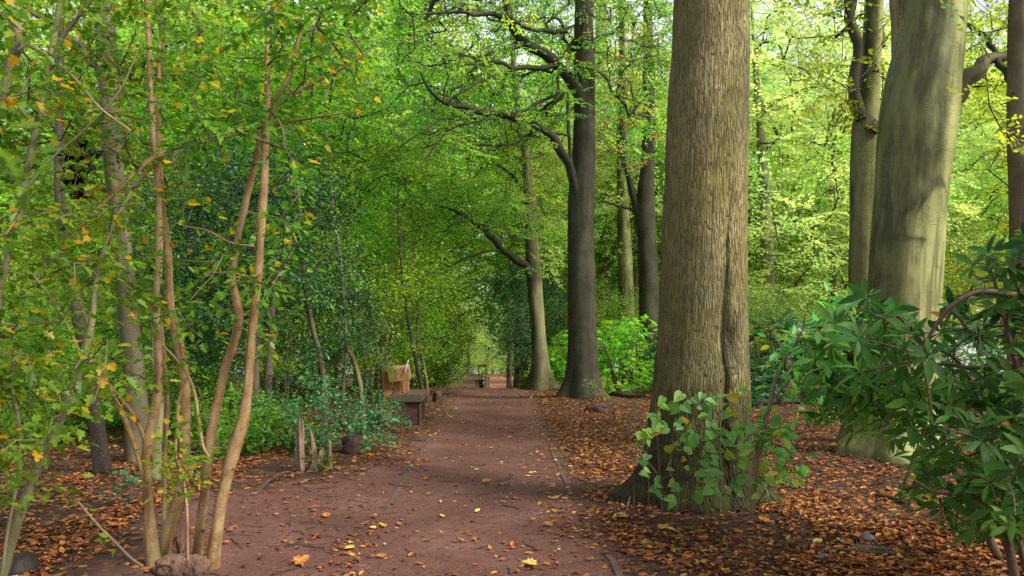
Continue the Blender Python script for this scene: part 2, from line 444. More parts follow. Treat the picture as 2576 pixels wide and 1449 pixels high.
def path_mat():
    m, nt = new_mat('trodden_earth'); g = N(nt, 'ShaderNodeNewGeometry').outputs['Position']
    c, h = dirt_nodes(nt, g)
    sx = N(nt, 'ShaderNodeSeparateXYZ', i_0=g)
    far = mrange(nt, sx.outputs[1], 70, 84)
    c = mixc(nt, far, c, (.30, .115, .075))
    finish(nt, c, .82, h, .75, .018, .25); return m
M['ground'] = ground_mat(); M['path'] = path_mat()

def bark_fissured():
    m, nt = new_mat('fissured_bark'); t = attr(nt, 'tc', 1)
    ws = N(nt, 'ShaderNodeTexNoise', i_Vector=mapping(nt, t, (1, 1, .5)), i_Scale=6.0, i_Detail=3.0)
    sc = N(nt, 'ShaderNodeVectorMath', operation='SCALE'); nt.links.new(ws.outputs[1], sc.inputs[0]); sc.inputs['Scale'].default_value = .05
    ad = N(nt, 'ShaderNodeVectorMath', operation='ADD'); nt.links.new(t, ad.inputs[0]); nt.links.new(sc.outputs[0], ad.inputs[1])
    vo = N(nt, 'ShaderNodeTexVoronoi', feature='DISTANCE_TO_EDGE', i_Vector=mapping(nt, ad.outputs[0], (1, 1, .06)), i_Scale=68.0)
    edge = mrange(nt, math_(nt, 'ADD', vo.outputs[0], math_(nt, 'MULTIPLY', noise(nt, mapping(nt, t, (1, 1, .6)), 9, 4), .25)), .06, .34)
    fine = noise(nt, mapping(nt, t, (1, 1, .35)), 75, 5, .7)
    big = noise(nt, mapping(nt, t, (1, 1, .45)), 3.2, 5, .6)
    plate = mixc(nt, mrange(nt, fine, .3, .7), (.25, .21, .09), (.52, .44, .225))
    plate = mixc(nt, mrange(nt, big, .38, .6, 0, .8), plate, (.22, .20, .06))
    plate = mixc(nt, mrange(nt, noise(nt, mapping(nt, t, (1, 1, .5)), 1.7, 6, .65), .46, .6, 0, .65), plate, (.18, .165, .09))
    plate = mixc(nt, mrange(nt, noise(nt, t, 11, 5, .7), .56, .7, 0, .55), plate, (.15, .15, .045))
    sz = N(nt, 'ShaderNodeSeparateXYZ', i_0=t)
    lf = math_(nt, 'MULTIPLY', mrange(nt, math_(nt, 'ADD', sz.outputs[0], math_(nt, 'MULTIPLY', noise(nt, mapping(nt, t, (1, 1, .35)), 3.0, 5), .5)), 1.99, 1.69), .72)
    plate = mixc(nt, lf, plate, (.13, .125, .042))
    c = mixc(nt, edge, (.14, .11, .05), plate)
    c = mixc(nt, mrange(nt, noise(nt, mapping(nt, t, (1, 1, 1.6)), 6.5, 2), .70, .76, 0, .8), c, (.05, .035, .02))
    sz = N(nt, 'ShaderNodeSeparateXYZ', i_0=t)
    low = math_(nt, 'MULTIPLY', mrange(nt, sz.outputs[2], 2.6, .6), mrange(nt, noise(nt, t, 5, 5, .65), .42, .6))
    c = mixc(nt, math_(nt, 'MULTIPLY', low, .7), c, (.075, .07, .022))
    dk = mrange(nt, math_(nt, 'ADD', sz.outputs[2], math_(nt, 'MULTIPLY', noise(nt, t, 3.3, 5), 1.7)), 2.45, 1.45)
    c = mixc(nt, math_(nt, 'MULTIPLY', dk, .98), c, mixc(nt, mrange(nt, noise(nt, t, 7, 4), .42, .58), (.034, .024, .015), (.05, .055, .012)))
    c = mixc(nt, mrange(nt, attr(nt, 'msk', 2), 0, 1, 0, .8), c, (.045, .03, .018))
    h = math_(nt, 'ADD', math_(nt, 'MULTIPLY', edge, .8), math_(nt, 'MULTIPLY', fine, .5))
    finish(nt, c, .85, h, .9, .022, .2); return m
def bark_smooth(name, pale, mid, dark, stain_shade=(.055, .042, .03), spec=.35, darkamt=.5, k=1.0, knots=False):
    m, nt = new_mat(name); t = attr(nt, 'tc', 1)
    if k != 1.0: t = mapping(nt, t, (k, k, k))
    st = noise(nt, mapping(nt, t, (1, 1, .07)), 9, 5, .6)
    bl = noise(nt, mapping(nt, t, (1, 1, .5)), 3.5, 5, .6)
    c = mixc(nt, mrange(nt, bl, .35, .65), mid, pale)
    c = mixc(nt, mrange(nt, st, .46, .68, 0, darkamt), c, dark)
    sp = noise(nt, t, 90, 3, .6); c = mixc(nt, mrange(nt, sp, .62, .72, 0, .55), c, (.42, .42, .30))
    cr_ = noise(nt, mapping(nt, t, (.8, .8, 9)), 5, 3, .5)
    crk = math_(nt, 'MULTIPLY', mrange(nt, math_(nt, 'ABSOLUTE', math_(nt, 'SUBTRACT', cr_, .5)), .012, .0), mrange(nt, noise(nt, t, 4, 2), .5, .6))
    c = mixc(nt, math_(nt, 'MULTIPLY', crk, .8), c, (.04, .03, .02))
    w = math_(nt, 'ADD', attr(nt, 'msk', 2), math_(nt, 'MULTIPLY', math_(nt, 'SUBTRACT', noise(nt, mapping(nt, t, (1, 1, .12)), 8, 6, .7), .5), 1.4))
    wm = mrange(nt, w, .12, .9)  # masked tone: bark stain plus shade painted on trunk sides
    c = mixc(nt, math_(nt, 'MULTIPLY', wm, .93), c, mixc(nt, mrange(nt, noise(nt, mapping(nt, t, (1, 1, .22)), 5, 6, .65), .38, .62), stain_shade, (3.6 * stain_shade[0], 4.6 * stain_shade[1], 3.2 * stain_shade[2])))
    if knots:
        vk = N(nt, 'ShaderNodeTexVoronoi', i_Vector=mapping(nt, t, (1, 1, .8)), i_Scale=3.0); kn = mrange(nt, vk.outputs[0], .16, .06)
        c = mixc(nt, math_(nt, 'MULTIPLY', kn, .85), c, (.05, .028, .018)); c = mixc(nt, mrange(nt, noise(nt, mapping(nt, t, (1, 1, 5)), 9, 4), .58, .7, 0, .6), c, (.12, .08, .05))
        gr = mrange(nt, noise(nt, t, 1.6, 4), .5, .66, 0, .5); c = mixc(nt, gr, c, (.17, .15, .07))
    h = math_(nt, 'SUBTRACT', math_(nt, 'MULTIPLY', noise(nt, mapping(nt, t, (1, 1, .4)), 25, 5), .4), math_(nt, 'MULTIPLY', crk, .5))
    finish(nt, c, mrange(nt, wm, 0, 1, .7, .42), h, .5, .015, spec); return m
M['bark_main'] = bark_fissured()
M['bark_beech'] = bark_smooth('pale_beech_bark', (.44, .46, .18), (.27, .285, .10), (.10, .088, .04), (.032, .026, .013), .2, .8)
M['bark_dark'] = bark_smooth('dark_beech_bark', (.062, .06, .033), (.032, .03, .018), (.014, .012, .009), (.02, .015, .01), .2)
M['bark_grey'] = bark_smooth('grey_beech_bark', (.27, .25, .125), (.15, .135, .07), (.05, .042, .026), (.03, .025, .017), .2)
M['bark_haw'] = bark_smooth('hawthorn_bark', (.42, .30, .16), (.24, .14, .06), (.19, .08, .02), (.16, .075, .025), .25, .85, 3.2, True)
M['bark_old'] = bark_smooth('brown_rough_bark', (.15, .125, .075), (.085, .068, .04), (.03, .023, .015), (.022, .017, .012), .2)
M['twig'] = bark_smooth('twig_bark', (.20, .15, .10), (.13, .09, .06), (.07, .05, .03))
M['twig_dark'] = bark_smooth('dark_twig_bark', (.07, .055, .04), (.045, .035, .025), (.025, .02, .015))
M['rhodo_stem'] = bark_smooth('reddish_stem', (.13, .075, .05), (.085, .045, .03), (.04, .02, .015))

def wood_mat(name, a, b, c3, sc=(1, 12, 12)):
    m, nt = new_mat(name); tcn = N(nt, 'ShaderNodeTexCoord').outputs['Object']
    n1 = noise(nt, mapping(nt, tcn, sc), 4, 6, .65); n2 = noise(nt, tcn, 3.5, 4)
    c = mixc(nt, mrange(nt, n1, .3, .7), a, b); c = mixc(nt, mrange(nt, n2, .45, .68, 0, .7), c, c3)
    finish(nt, c, .75, n1, .5, .008, .3); return m
M['wood_orange'] = wood_mat('orange_timber', (.38, .17, .055), (.50, .25, .09), (.20, .11, .03), (14, 14, 1.2))
M['wood_tan'] = wood_mat('sawn_timber', (.36, .19, .08), (.46, .27, .12), (.28, .19, .06), (10, 10, 2))
M['wood_moss'] = wood_mat('mossy_timber', (.15, .155, .02), (.23, .22, .035), (.09, .10, .018), (10, 10, 2))
M['wood_seat'] = wood_mat('weathered_timber', (.085, .058, .04), (.16, .11, .08), (.085, .09, .03), (10, 1.5, 10))
M['slab_red'] = wood_mat('stained_plank', (.085, .042, .035), (.125, .062, .052), (.06, .032, .026), (5, 5, 5))
M['wood_grey'] = wood_mat('grey_edging', (.085, .055, .042), (.14, .095, .075), (.06, .036, .028), (8, 1, 8))
M['wood_pale'] = wood_mat('pale_timber', (.62, .48, .33), (.72, .60, .44), (.5, .36, .22), (8, 8, 1))
M['stump'] = wood_mat('rotting_wood', (.17, .105, .075), (.30, .21, .15), (.06, .038, .028), (16, 16, 2))
M['stump_red'] = wood_mat('reddish_rotten_wood', (.10, .05, .038), (.22, .13, .09), (.045, .022, .018), (30, 30, 4))
M['stump_dark'] = wood_mat('dark_rotting_wood', (.06, .035, .028), (.11, .062, .05), (.03, .02, .017), (9, 9, 4))
def plain(name, c, rough=.6, sc=20, var=.25, metal=0):
    m, nt = new_mat(name); t = N(nt, 'ShaderNodeTexCoord').outputs['Object']; n = noise(nt, t, sc, 4)
    b = finish(nt, mixc(nt, mrange(nt, n, .35, .65), tuple(x * (1 - var) for x in c), tuple(min(1, x * (1 + var)) for x in c)), rough, n, .2, .005)
    b.inputs['Metallic'].default_value = metal; return m
M['metal'] = plain('pale_painted_metal', (.55, .58, .66), .4); M['stone'] = plain('grey_stone', (.13, .125, .13), .8, 9)
M['coat'] = plain('dark_coat', (.018, .02, .03), .85); M['trouser'] = plain('dark_trousers', (.014, .014, .018), .85)
M['skin'] = plain('skin', (.48, .28, .2), .5); M['hair'] = plain('dark_hair', (.03, .02, .015), .6); M['white'] = plain('white_fabric', (.75, .75, .75), .7)
M['black_wood'] = plain('dark_stained_rail', (.025, .018, .016), .6)
M['withered'] = leaf_mat('withered_leaf', [(0, (.02, .012, .008)), (1, (.05, .028, .015))], .2, 1.0)

# ------------------------------------------------------------------ ground, path, edging
def ground():
    def axis(a):
        return np.array(a)
    xs = np.unique(np.concatenate([np.linspace(-300, -60, 13), np.linspace(-60, -14, 24), np.linspace(-14, -5, 46), np.linspace(-5, 6, 171), np.linspace(6, 16, 51), np.linspace(16, 60, 24), np.linspace(60, 300, 13)]))
    ys = np.unique(np.concatenate([np.linspace(-30, 2, 17), np.linspace(2, 14, 185), np.linspace(14, 28, 113), np.linspace(28, 60, 65), np.linspace(60, 140, 41), np.linspace(140, 420, 15)]))
    X, Y = np.meshgrid(xs, ys); Z = gz(X, Y)
    dx = X - pathx(Y)
    bare = np.clip(1.25 - np.abs(dx) / np.where(dx < 0, 1.35, 1.25), 0, 1)
    left = np.exp(-((X + 1.9) / 1.0) ** 2 - ((Y - 6.6) / 2.0) ** 2) * 1.0
    low = np.clip((5.4 - Y) / 2.5, 0, 1) * np.clip(1.2 - np.abs(dx) / 1.7, 0, 1)
    bare = np.clip(bare + left + low, 0, 1.1)
    bare = np.where((dx > 1.1), bare * .6, bare)
    bare = np.where(Y > 23, np.clip(1.2 - np.abs(dx) / 2.2, 0, 1), bare)
    mb = MB(); nx, ny = len(xs), len(ys)
    i = np.arange(ny - 1)[:, None] * nx; j = np.arange(nx - 1)[None]
    mb.add(np.stack([X, Y, Z], -1).reshape(-1, 3), np.stack([i + j, i + j + 1, i + nx + j + 1, i + nx + j], -1).reshape(-1, 4), msk=bare.ravel())
    tag(mb.build('ground', M['ground']), 'dark forest floor strewn with leaves on both sides of the path', 'ground', kind='structure')
    ys = np.unique(np.concatenate([np.linspace(-6, 24, 301), np.linspace(24, 126, 205)])); us = np.linspace(-1, 1, 25)
    U, Yp = np.meshgrid(us, ys)
    half = .84 + .05 * (fbm(Yp * 1.2, np.sign(U) * 7, 5) - .5) * 2 + np.clip((Yp - 70) / 30, 0, 1) * 1.5
    Xp = pathx(Yp) + U * half + np.clip((Yp - 70) / 40, 0, 1) * .4
    Zp = gz(Xp, Yp) + .004 + .0 * U
    mb = MB(); nx, ny = len(us), len(ys); i = np.arange(ny - 1)[:, None] * nx; j = np.arange(nx - 1)[None]
    mb.add(np.stack([Xp, Yp, Zp], -1).reshape(-1, 3), np.stack([i + j, i + j + 1, i + nx + j + 1, i + nx + j], -1).reshape(-1, 4))
    tag(mb.build('path', M['path']), 'reddish trodden earth path running straight away over the crest', 'path', kind='structure')
ground()

def edging(p0, p1, label, w=.045, h=.014):
    n = 14; a = at(*p0, 1); b = at(*p1, 1)
    def g(p):
        u = (p[0] - CX) / F; Y = CAMZ * F / (p[1] - HOR); return np.array([u * Y, Y])
    A, B = g(p0), g(p1); mb = MB(); L = []
    d = nrm(B - A); s = np.array([-d[1], d[0]]) * w / 2
    r = np.random.default_rng(int(p0[0]))
    for k in range(n + 1):
        c = A + (B - A) * k / n + r.normal(0, .006, 2); z = float(gz(*c)); t = h * r.uniform(.45, 1.0)
        L += [(c[0] - s[0], c[1] - s[1], z - .06), (c[0] - s[0], c[1] - s[1], z + t), (c[0] + s[0], c[1] + s[1], z + t), (c[0] + s[0], c[1] + s[1], z - .06)]
    f = []
    for k in range(n):
        for q in range(3): f.append([4 * k + q, 4 * k + q + 1, 4 * k + q + 5, 4 * k + q + 4])
    f += [[0, 1, 2, 3], [4 * n + 3, 4 * n + 2, 4 * n + 1, 4 * n]]
    L = np.array(L); o = L.mean(0); mb.add(L, f, smooth=False)
    tag(mb.build('path_edging', M['wood_grey'], origin=o), label, 'edging board', 'timber boards edging the path')
edging((972, 1283), (1086, 1102), 'half buried grey timber edging board along the left side of the path')
edging((1436, 1240), (1385, 1125), 'timber edging board on the right of the path, middle of the row')
edging((1374, 1100), (1348, 1050), 'far timber edging board on the right of the path before the dark beech')
edging((1590, 1500), (1527, 1385), 'nearest timber edging board at the bottom right of the path')
edging((1330, 1012), (1302, 985), 'short distant timber edging board right of the path near the crest')

# ------------------------------------------------------------------ leaf litter
def litter():
    r = np.random.default_rng(11)
    def dens(x, y):
        dx = x - pathx(y); n = fbm(x * .8, y * .8, 40); n2 = fbm(x * 2.2, y * 2.2, 50)
        d = np.where(dx > 1.0, 1.5, np.where(dx < -2.6, 1.3, np.where(dx < -1.1, .32, .06)))
        d = np.where((dx > .55) & (dx <= 1.0), .22, d); d = np.where((dx < -.75) & (dx >= -1.1), .26, d)
        d = d * np.clip((n - .3) * 3.2, .34, 1.2) * np.clip((n2 - .25) * 2.6, .2, 1.2)
        d = d * np.where((np.abs(x + 2.2) < .9) & (np.abs(y - 6.6) < 1.6), .25, 1)
        d = d + .025 * np.clip((5 - y) / 2, 0, 1)
        return np.clip(d, .012, 1)
    for name, N0, y0, y1, lab in (('leaf_litter', 200000, 3.0, 24.5, 'brown and orange fallen leaves carpeting the forest floor'),):
        y = y0 * (y1 / y0) ** (r.random(N0) ** .85); half = .75 * y + .6; x = r.uniform(-1, 1, N0) * np.minimum(half, 11)
        keep = r.random(N0) < dens(x, y); x, y = x[keep], y[keep]; z = gz(x, y) + r.uniform(.004, .022, len(x))
        n = len(x); a = r.uniform(0, 2 * pi, n); d = np.stack([np.cos(a), np.sin(a), r.normal(0, .16, n)], -1)
        up = np.array([0, 0, 1.0]) + r.normal(0, .2, (n, 3)); sz = r.uniform(.026, .066, n) * np.where(r.random(n) < .1, 1.35, 1)
        dx = x - pathx(y); rd = np.clip(r.beta(1.9, 2.05, n) + np.where(np.abs(dx) < 1.0, .18, 0) + .1 * (fbm(x, y, 77) - .5), 0, 1)
        rd = np.where(r.random(n) < .34, rd * .4, rd)
        mb = MB(); k = r.random(n) < .3
        scatter(mb, L_CU, np.stack([x, y, z], -1)[~k], d[~k], up[~k], sz[~k], rd[~k]); scatter(mb, L_MA, np.stack([x, y, z], -1)[k], d[k], up[k], sz[k] * .85, rd[k])
        q = 26000; y = 3.0 * (20 / 3.0) ** (r.random(q) ** .9); x = pathx(y) + r.normal(0, 1.1, q); a = r.uniform(0, 2 * pi, q)
        scatter(mb, L_RH, np.stack([x, y, gz(x, y) + .006], -1), np.stack([np.cos(a), np.sin(a), r.normal(0, .1, q)], -1), np.array([0, 0, 1.0]) + r.normal(0, .12, (q, 3)), r.uniform(.006, .024, q), np.clip(r.beta(1.2, 4, q), 0, 1))
        tag(mb.build(name, M['litter']), lab, 'leaf litter', kind='stuff')
    mb = MB(); n = 900; y = 3.0 * (22 / 3.0) ** (r.random(n) ** .8); x = r.uniform(-1, 1, n) * np.minimum(.7 * y + .5, 8)
    for i in range(n):
        a = r.uniform(0, pi); L = r.uniform(.05, .3); t = np.linspace(-.5, .5, 4)
        px = x[i] + np.cos(a) * t * L; pyy = y[i] + np.sin(a) * t * L; P = np.stack([px, pyy, gz(px, pyy) + .008], -1); P[1:3] += r.normal(0, .006, (2, 3))
        tube(mb, P, np.full(4, r.uniform(.0018, .005)), 4)
    tag(mb.build('twig_litter', M['twig_dark']), 'thin broken twigs scattered over the path and forest floor', 'twig litter', kind='stuff')
litter()

def g_at(px, py):
    Y = CAMZ * F / (py - HOR)
    for _ in range(6):
        p = at(px, py, Y); Y *= 1 + (float(gz(p[0], p[1])) - p[2]) * -1.0 / CAMZ
    p = at(px, py, Y); return np.array([p[0], p[1], float(gz(p[0], p[1]))])

def one_leaf(px, py, size, rv, tpl, label, rot, cat='leaf'):
    p = g_at(px, py) + [0, 0, .015]; mb = MB()
    scatter(mb, tpl, [(0, 0, 0)], [(cos(rot), sin(rot), .1)], [(.1 * sin(rot), -.25, 1)], size, rv)
    tube(mb, [(0, 0, 0), (-.3 * size * cos(rot), -.3 * size * sin(rot), .004), (-.55 * size * cos(rot + .3), -.55 * size * sin(rot + .3), -.008)], [.0018, .0015, .0012], 4)
    o = mb.build('fallen_leaf', M['litter'], origin=(0, 0, 0)); o.location = tuple(p)
    tag(o, label, cat, 'single large leaves fallen on the path and its edges')
one_leaf(1215, 1216, .10, .74, L_MA, 'orange leaf lying alone in the middle of the path', .3)
one_leaf(1388, 1327, .085, .66, L_MA, 'bright orange leaf right of the path centre near the bottom edging board', 2.4)
one_leaf(745, 1425, .13, .72, L_MA, 'large orange maple leaf at the bottom beside the pale multi-stemmed shrub', 1.1)
one_leaf(1350, 1425, .11, .93, L_MA, 'pale yellow brown leaf at the bottom of the path', 3.3)
one_leaf(1540, 1305, .12, .97, L_CU, 'long pale yellow leaf in front of the thick trunk, left of its roots', .1)
one_leaf(1700, 1338, .10, .97, L_CU, 'pale yellow leaf just in front of the thick trunk root', 2.9)
one_leaf(1660, 1335, .09, .86, L_MA, 'yellow orange leaf between two pale leaves before the thick trunk', .8)
one_leaf(1930, 1318, .10, .80, L_MA, 'orange leaf at the mossy right foot of the thick trunk', 2.0)
one_leaf(2045, 1372, .10, .98, L_CU, 'pale cream leaf near the stick at the bottom right', .5)
one_leaf(1118, 1305, .075, .95, L_CU, 'small yellow leaf lying left of the path centre', 2.2)
one_leaf(1195, 1292, .075, .99, L_CU, 'small pale yellow green leaf on the near path', 1.0)
one_leaf(865, 1385, .08, .97, L_CU, 'pale yellow leaf on the bare earth at the bottom left', .2)
one_leaf(820, 1305, .09, .64, L_MA, 'orange leaf on the bare earth mound left of the path', 1.7)

# ------------------------------------------------------------------ trunks
def px_path(pts, Y, dY=None):
    """pixel centre line -> world points and radii; a point may carry its own depth"""
    P, R = [], []
    for q in pts:
        y = q[3] if len(q) > 3 else Y
        P.append(at(q[0], q[1], y)); R.append(rad_at(q[2], y))
    return np.array(P), np.array(R)

def root_fn(h0, amp, lobes, phase, zb, extra=None, seed=0, rough=.03):
    def fn(TH, S, P):
        z = np.repeat((P[:, 2] - zb)[:, None], TH.shape[1], 1)
        fl = np.exp(-np.clip(z, 0, None) / h0)
        m = 1 + amp * fl * (.55 + .45 * np.cos(lobes * TH + phase)) * (1 + .35 * np.cos(2 * TH + phase * 1.7))
        m = m + .14 * fl * fl * np.maximum(np.cos((lobes + 2) * TH + 1.3 * phase), 0)
        m = m + rough * 2 * (vnoise(np.cos(TH) * 2 + 5 + np.sin(TH) * 1.3, z * 1.1 + seed * 7.7, seed) - .5) + rough * (vnoise(TH * 3.0 / pi * 2, z * 3.2, seed + 5) - .5) * (np.abs(TH - pi) < pi - .3)
        if extra is not None: m = m + extra(TH, z)
        return m
    return fn

def trunk_mesh(pts, Y, mat, parent, fn=None, n=90, sides=48, mskf=None, ground_to=None, name='trunk', wscale=1.0):
    P, R = px_path(pts, Y); o = np.array(parent.location); R = R * wscale
    if ground_to is not None:
        b = P[0].copy(); b[2] = ground_to - .25; P = np.vstack([b, P]); R = np.r_[R[0], R]
    Q = cr(np.c_[P, R], n); mb = MB(); tube(mb, Q[:, :3], np.maximum(Q[:, 3], .004), sides, 0, .5, fn, mskf)
    return mb.build(name, mat, parent, o), Q
def limb(pts, Y, mat, parent, n=40, sides=12, seed=1, name='limb', wob=.06):
    P, R = px_path(pts, Y); Q = cr(np.c_[P, R], n); r = np.random.default_rng(seed); kk = np.arange(n) / n
    for ax_ in (0, 2): Q[:, ax_] += (vnoise(kk * 14 + seed * 3, kk * 0 + ax_, seed) - .5) * 1.1 * Q[:, 3] * np.clip(kk * 6, 0, 1) + (vnoise(kk * 6 + seed * 7, kk * 0 + ax_, seed + 2) - .5) * 1.6 * Q[:, 3] * np.clip(kk * 4, 0, 1)
    Q[:, 3] *= 1 + .28 * (vnoise(kk * 12, kk * 0, seed + 9) - .5)
    f = lambda TH, S, PP: 1 + wob * 2 * (vnoise(S * 4 + seed, np.cos(TH) * 1.2 + 3, seed) - .5)
    mb = MB(); tube(mb, Q[:, :3], np.maximum(Q[:, 3], .004), sides, 0, .5, f)
    return mb.build(name, mat, parent, np.array(parent.location)), Q

# --- the thick fissured trunk
MY = 7.35
bp = at(1752, 1269, MY); zb = float(gz(bp[0], bp[1])); bp[2] = zb
main = empty('lime_tree', bp, 'thick tan trunk with fissured bark and mossy foot right of the path', 'tree')
def main_extra(TH, z):
    lowf = np.clip((3.0 - z) / 2.6, 0, 1)
    tg = -pi / 2 + .30 + .035 * np.sin(z * 3.1) + .02 * np.sin(z * 7.3)
    d = np.angle(np.exp(1j * (TH - tg)))
    g = -.20 * lowf ** .7 * np.clip(.25 + z / .9, 0, 1) * np.exp(-(d / (.06 + .03 * np.sin(z * 5))) ** 2) - .08 * lowf * np.exp(-(d / .25) ** 2)
    d2 = np.angle(np.exp(1j * (TH + pi / 2 - .62)))
    b = .07 * lowf * np.exp(-(d2 / .30) ** 2)
    d3 = np.angle(np.exp(1j * (TH + pi / 2 - .42)))
    hol = -.13 * np.exp(-(d3 / .13) ** 2 - ((z - 1.42) / .2) ** 2) + .07 * np.exp(-(d3 / .26) ** 2 - ((z - 1.12) / .13) ** 2)
    lump = .05 * np.exp(-((z - 1.15) / .35) ** 2) * np.exp(-((TH % (2 * pi) - 4.15) / .5) ** 2)
    return g + b + hol + lump + .020 * (vnoise(np.cos(TH) * 22 + 40, np.sin(TH) * 22 + z * 2.6 + 40, 4) - .5) + .012 * (vnoise(np.cos(TH) * 45 + 90, np.sin(TH) * 45 + z * 6 + 90, 6) - .5)
def main_msk(TH, S, P):
    z = np.repeat((P[:, 2] - zb)[:, None], TH.shape[1], 1); lowf = np.clip((2.7 - z) / 2.2, 0, 1)
    d = np.angle(np.exp(1j * (TH + pi / 2 - .30))); d3 = np.angle(np.exp(1j * (TH + pi / 2 - .42)))
    return np.clip(lowf * np.exp(-(d / .06) ** 2) + .8 * np.exp(-(d3 / .15) ** 2 - ((z - 1.42) / .22) ** 2), 0, 1)
trunk_mesh([(1752, 1275, 300), (1754, 1180, 268), (1757, 1080, 250), (1761, 980, 238), (1766, 850, 222), (1770, 700, 212), (1775, 500, 205), (1782, 250, 198), (1788, 0, 188), (1792, -500, 165), (1795, -1200, 130), (1798, -2200, 80)],
           MY, M['bark_main'], main, root_fn(.2, .26, 4, .2, zb, main_extra, 3, .028), 460, 300, main_msk, zb)

# --- the large smooth beech on the right
BY = 9.7
bp = at(2245, 1165, BY); zbb = float(gz(bp[0], bp[1])); bp[2] = zbb
beech = empty('beech_tree', bp, 'large smooth grey beech with stain and shade painted dark at left and a sunlit right flank painted pale behind the rhododendron', 'tree')
def beech_extra(TH, z):
    def bump(t, zz, st, sz, h):
        d = np.angle(np.exp(1j * (TH + pi / 2 - t))); return h * np.exp(-(d / st) ** 2 - ((z - zz) / sz) ** 2)
    return bump(-1.25, 4.42, .14, .09, .07) + bump(-.9, 4.05, .5, .4, .06) + bump(1.1, 4.3, .5, .5, .06) + bump(-.15, 3.25, .12, .10, -.05) + bump(-.05, 3.05, .3, .2, .04) + bump(.35, 2.75, .5, .25, .03) + bump(-.35, 2.1, .2, .08, .03) + bump(-.5, 3.7, .18, .6, -.03)
def beech_msk(TH, S, P):  # stain and shaded left side darkened together, sunlit right flank kept pale
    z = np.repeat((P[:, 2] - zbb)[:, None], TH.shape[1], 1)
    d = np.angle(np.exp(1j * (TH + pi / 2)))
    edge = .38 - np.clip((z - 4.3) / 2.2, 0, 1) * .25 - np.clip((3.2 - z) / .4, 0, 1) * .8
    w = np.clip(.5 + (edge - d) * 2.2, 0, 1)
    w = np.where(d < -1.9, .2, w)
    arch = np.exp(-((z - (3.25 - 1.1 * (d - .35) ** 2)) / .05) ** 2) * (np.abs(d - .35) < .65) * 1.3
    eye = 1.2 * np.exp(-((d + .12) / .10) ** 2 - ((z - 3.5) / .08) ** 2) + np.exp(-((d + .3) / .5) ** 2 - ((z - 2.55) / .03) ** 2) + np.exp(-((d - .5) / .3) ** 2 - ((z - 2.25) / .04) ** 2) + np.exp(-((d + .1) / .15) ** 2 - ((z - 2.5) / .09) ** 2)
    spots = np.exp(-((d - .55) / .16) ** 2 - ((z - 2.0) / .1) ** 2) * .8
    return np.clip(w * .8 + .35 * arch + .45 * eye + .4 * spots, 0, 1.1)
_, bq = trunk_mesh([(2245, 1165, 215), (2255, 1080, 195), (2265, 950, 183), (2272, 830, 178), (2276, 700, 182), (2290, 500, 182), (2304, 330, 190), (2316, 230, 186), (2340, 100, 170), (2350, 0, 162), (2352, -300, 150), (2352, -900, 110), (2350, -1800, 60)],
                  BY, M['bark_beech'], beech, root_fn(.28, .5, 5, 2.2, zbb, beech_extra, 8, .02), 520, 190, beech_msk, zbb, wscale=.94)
limb([(2370, 265, 75), (2410, 225, 56), (2440, 190, 44), (2475, 172, 34), (2510, 150, 30), (2560, 130, 26), (2660, 70, 22), (2800, -80, 14)], BY, M['bark_grey'], beech, seed=3)
limb([(2275, 230, 34), (2262, 120, 34), (2255, 0, 34), (2250, -200, 30), (2230, -600, 18)], BY + .5, M['bark_grey'], beech, seed=4)

# --- forked slimmer beech beside it
bp = at(2165, 1125, 11.4); z0 = float(gz(bp[0], bp[1])); bp[2] = z0
fork = empty('beech_tree', bp, 'slim forked mossy beech just left of the large smooth beech', 'tree')
_, fq = trunk_mesh([(2160, 1120, 66), (2158, 900, 50), (2162, 750, 52), (2168, 560, 56), (2172, 430, 62), (2178, 320, 66), (2185, 250, 52), (2192, 150, 48), (2200, 0, 46), (2210, -300, 40), (2220, -900, 20)],
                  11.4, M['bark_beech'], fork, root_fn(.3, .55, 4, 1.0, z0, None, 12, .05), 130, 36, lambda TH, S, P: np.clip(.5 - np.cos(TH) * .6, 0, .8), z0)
limb([(2166, 300, 34), (2150, 250, 32), (2143, 200, 30), (2150, 130, 28), (2148, 60, 30), (2138, 0, 30), (2120, -150, 26), (2090, -500, 14)], 11.3, M['bark_dark'], fork, seed=7)
limb([(2190, 330, 30), (2203, 318, 26), (2200, 305, 18)], 11.2, M['bark_old'], fork, 10, seed=8, name='branch_stub')
limb([(2215, 120, 30), (2205, 60, 28), (2185, -30, 26), (2150, -200, 18)], 11.6, M['bark_grey'], fork, seed=9)

# --- edge tree on the far right
bp = at(2572, 1150, 9.3); z0 = float(gz(bp[0], bp[1])); bp[2] = z0
edge_t = empty('dark_tree', bp, 'dark mossy trunk at the far right edge of the view', 'tree')
trunk_mesh([(2570, 1150, 90), (2574, 800, 66), (2572, 500, 62), (2566, 300, 58), (2566, 100, 56), (2570, -100, 52), (2575, -700, 36)], 9.3, M['bark_old'], edge_t, root_fn(.3, .4, 4, .3, z0, None, 17, .05), 100, 32, None, z0)
limb([(2556, 240, 26, 9.25), (2542, 205, 20, 9.35), (2518, 160, 16, 9.6), (2490, 105, 14, 9.9), (2462, 82, 12, 10.2), (2430, 66, 10, 10.4), (2380, 56, 6, 10.6)], 9.2, M['bark_dark'], edge_t, seed=10)

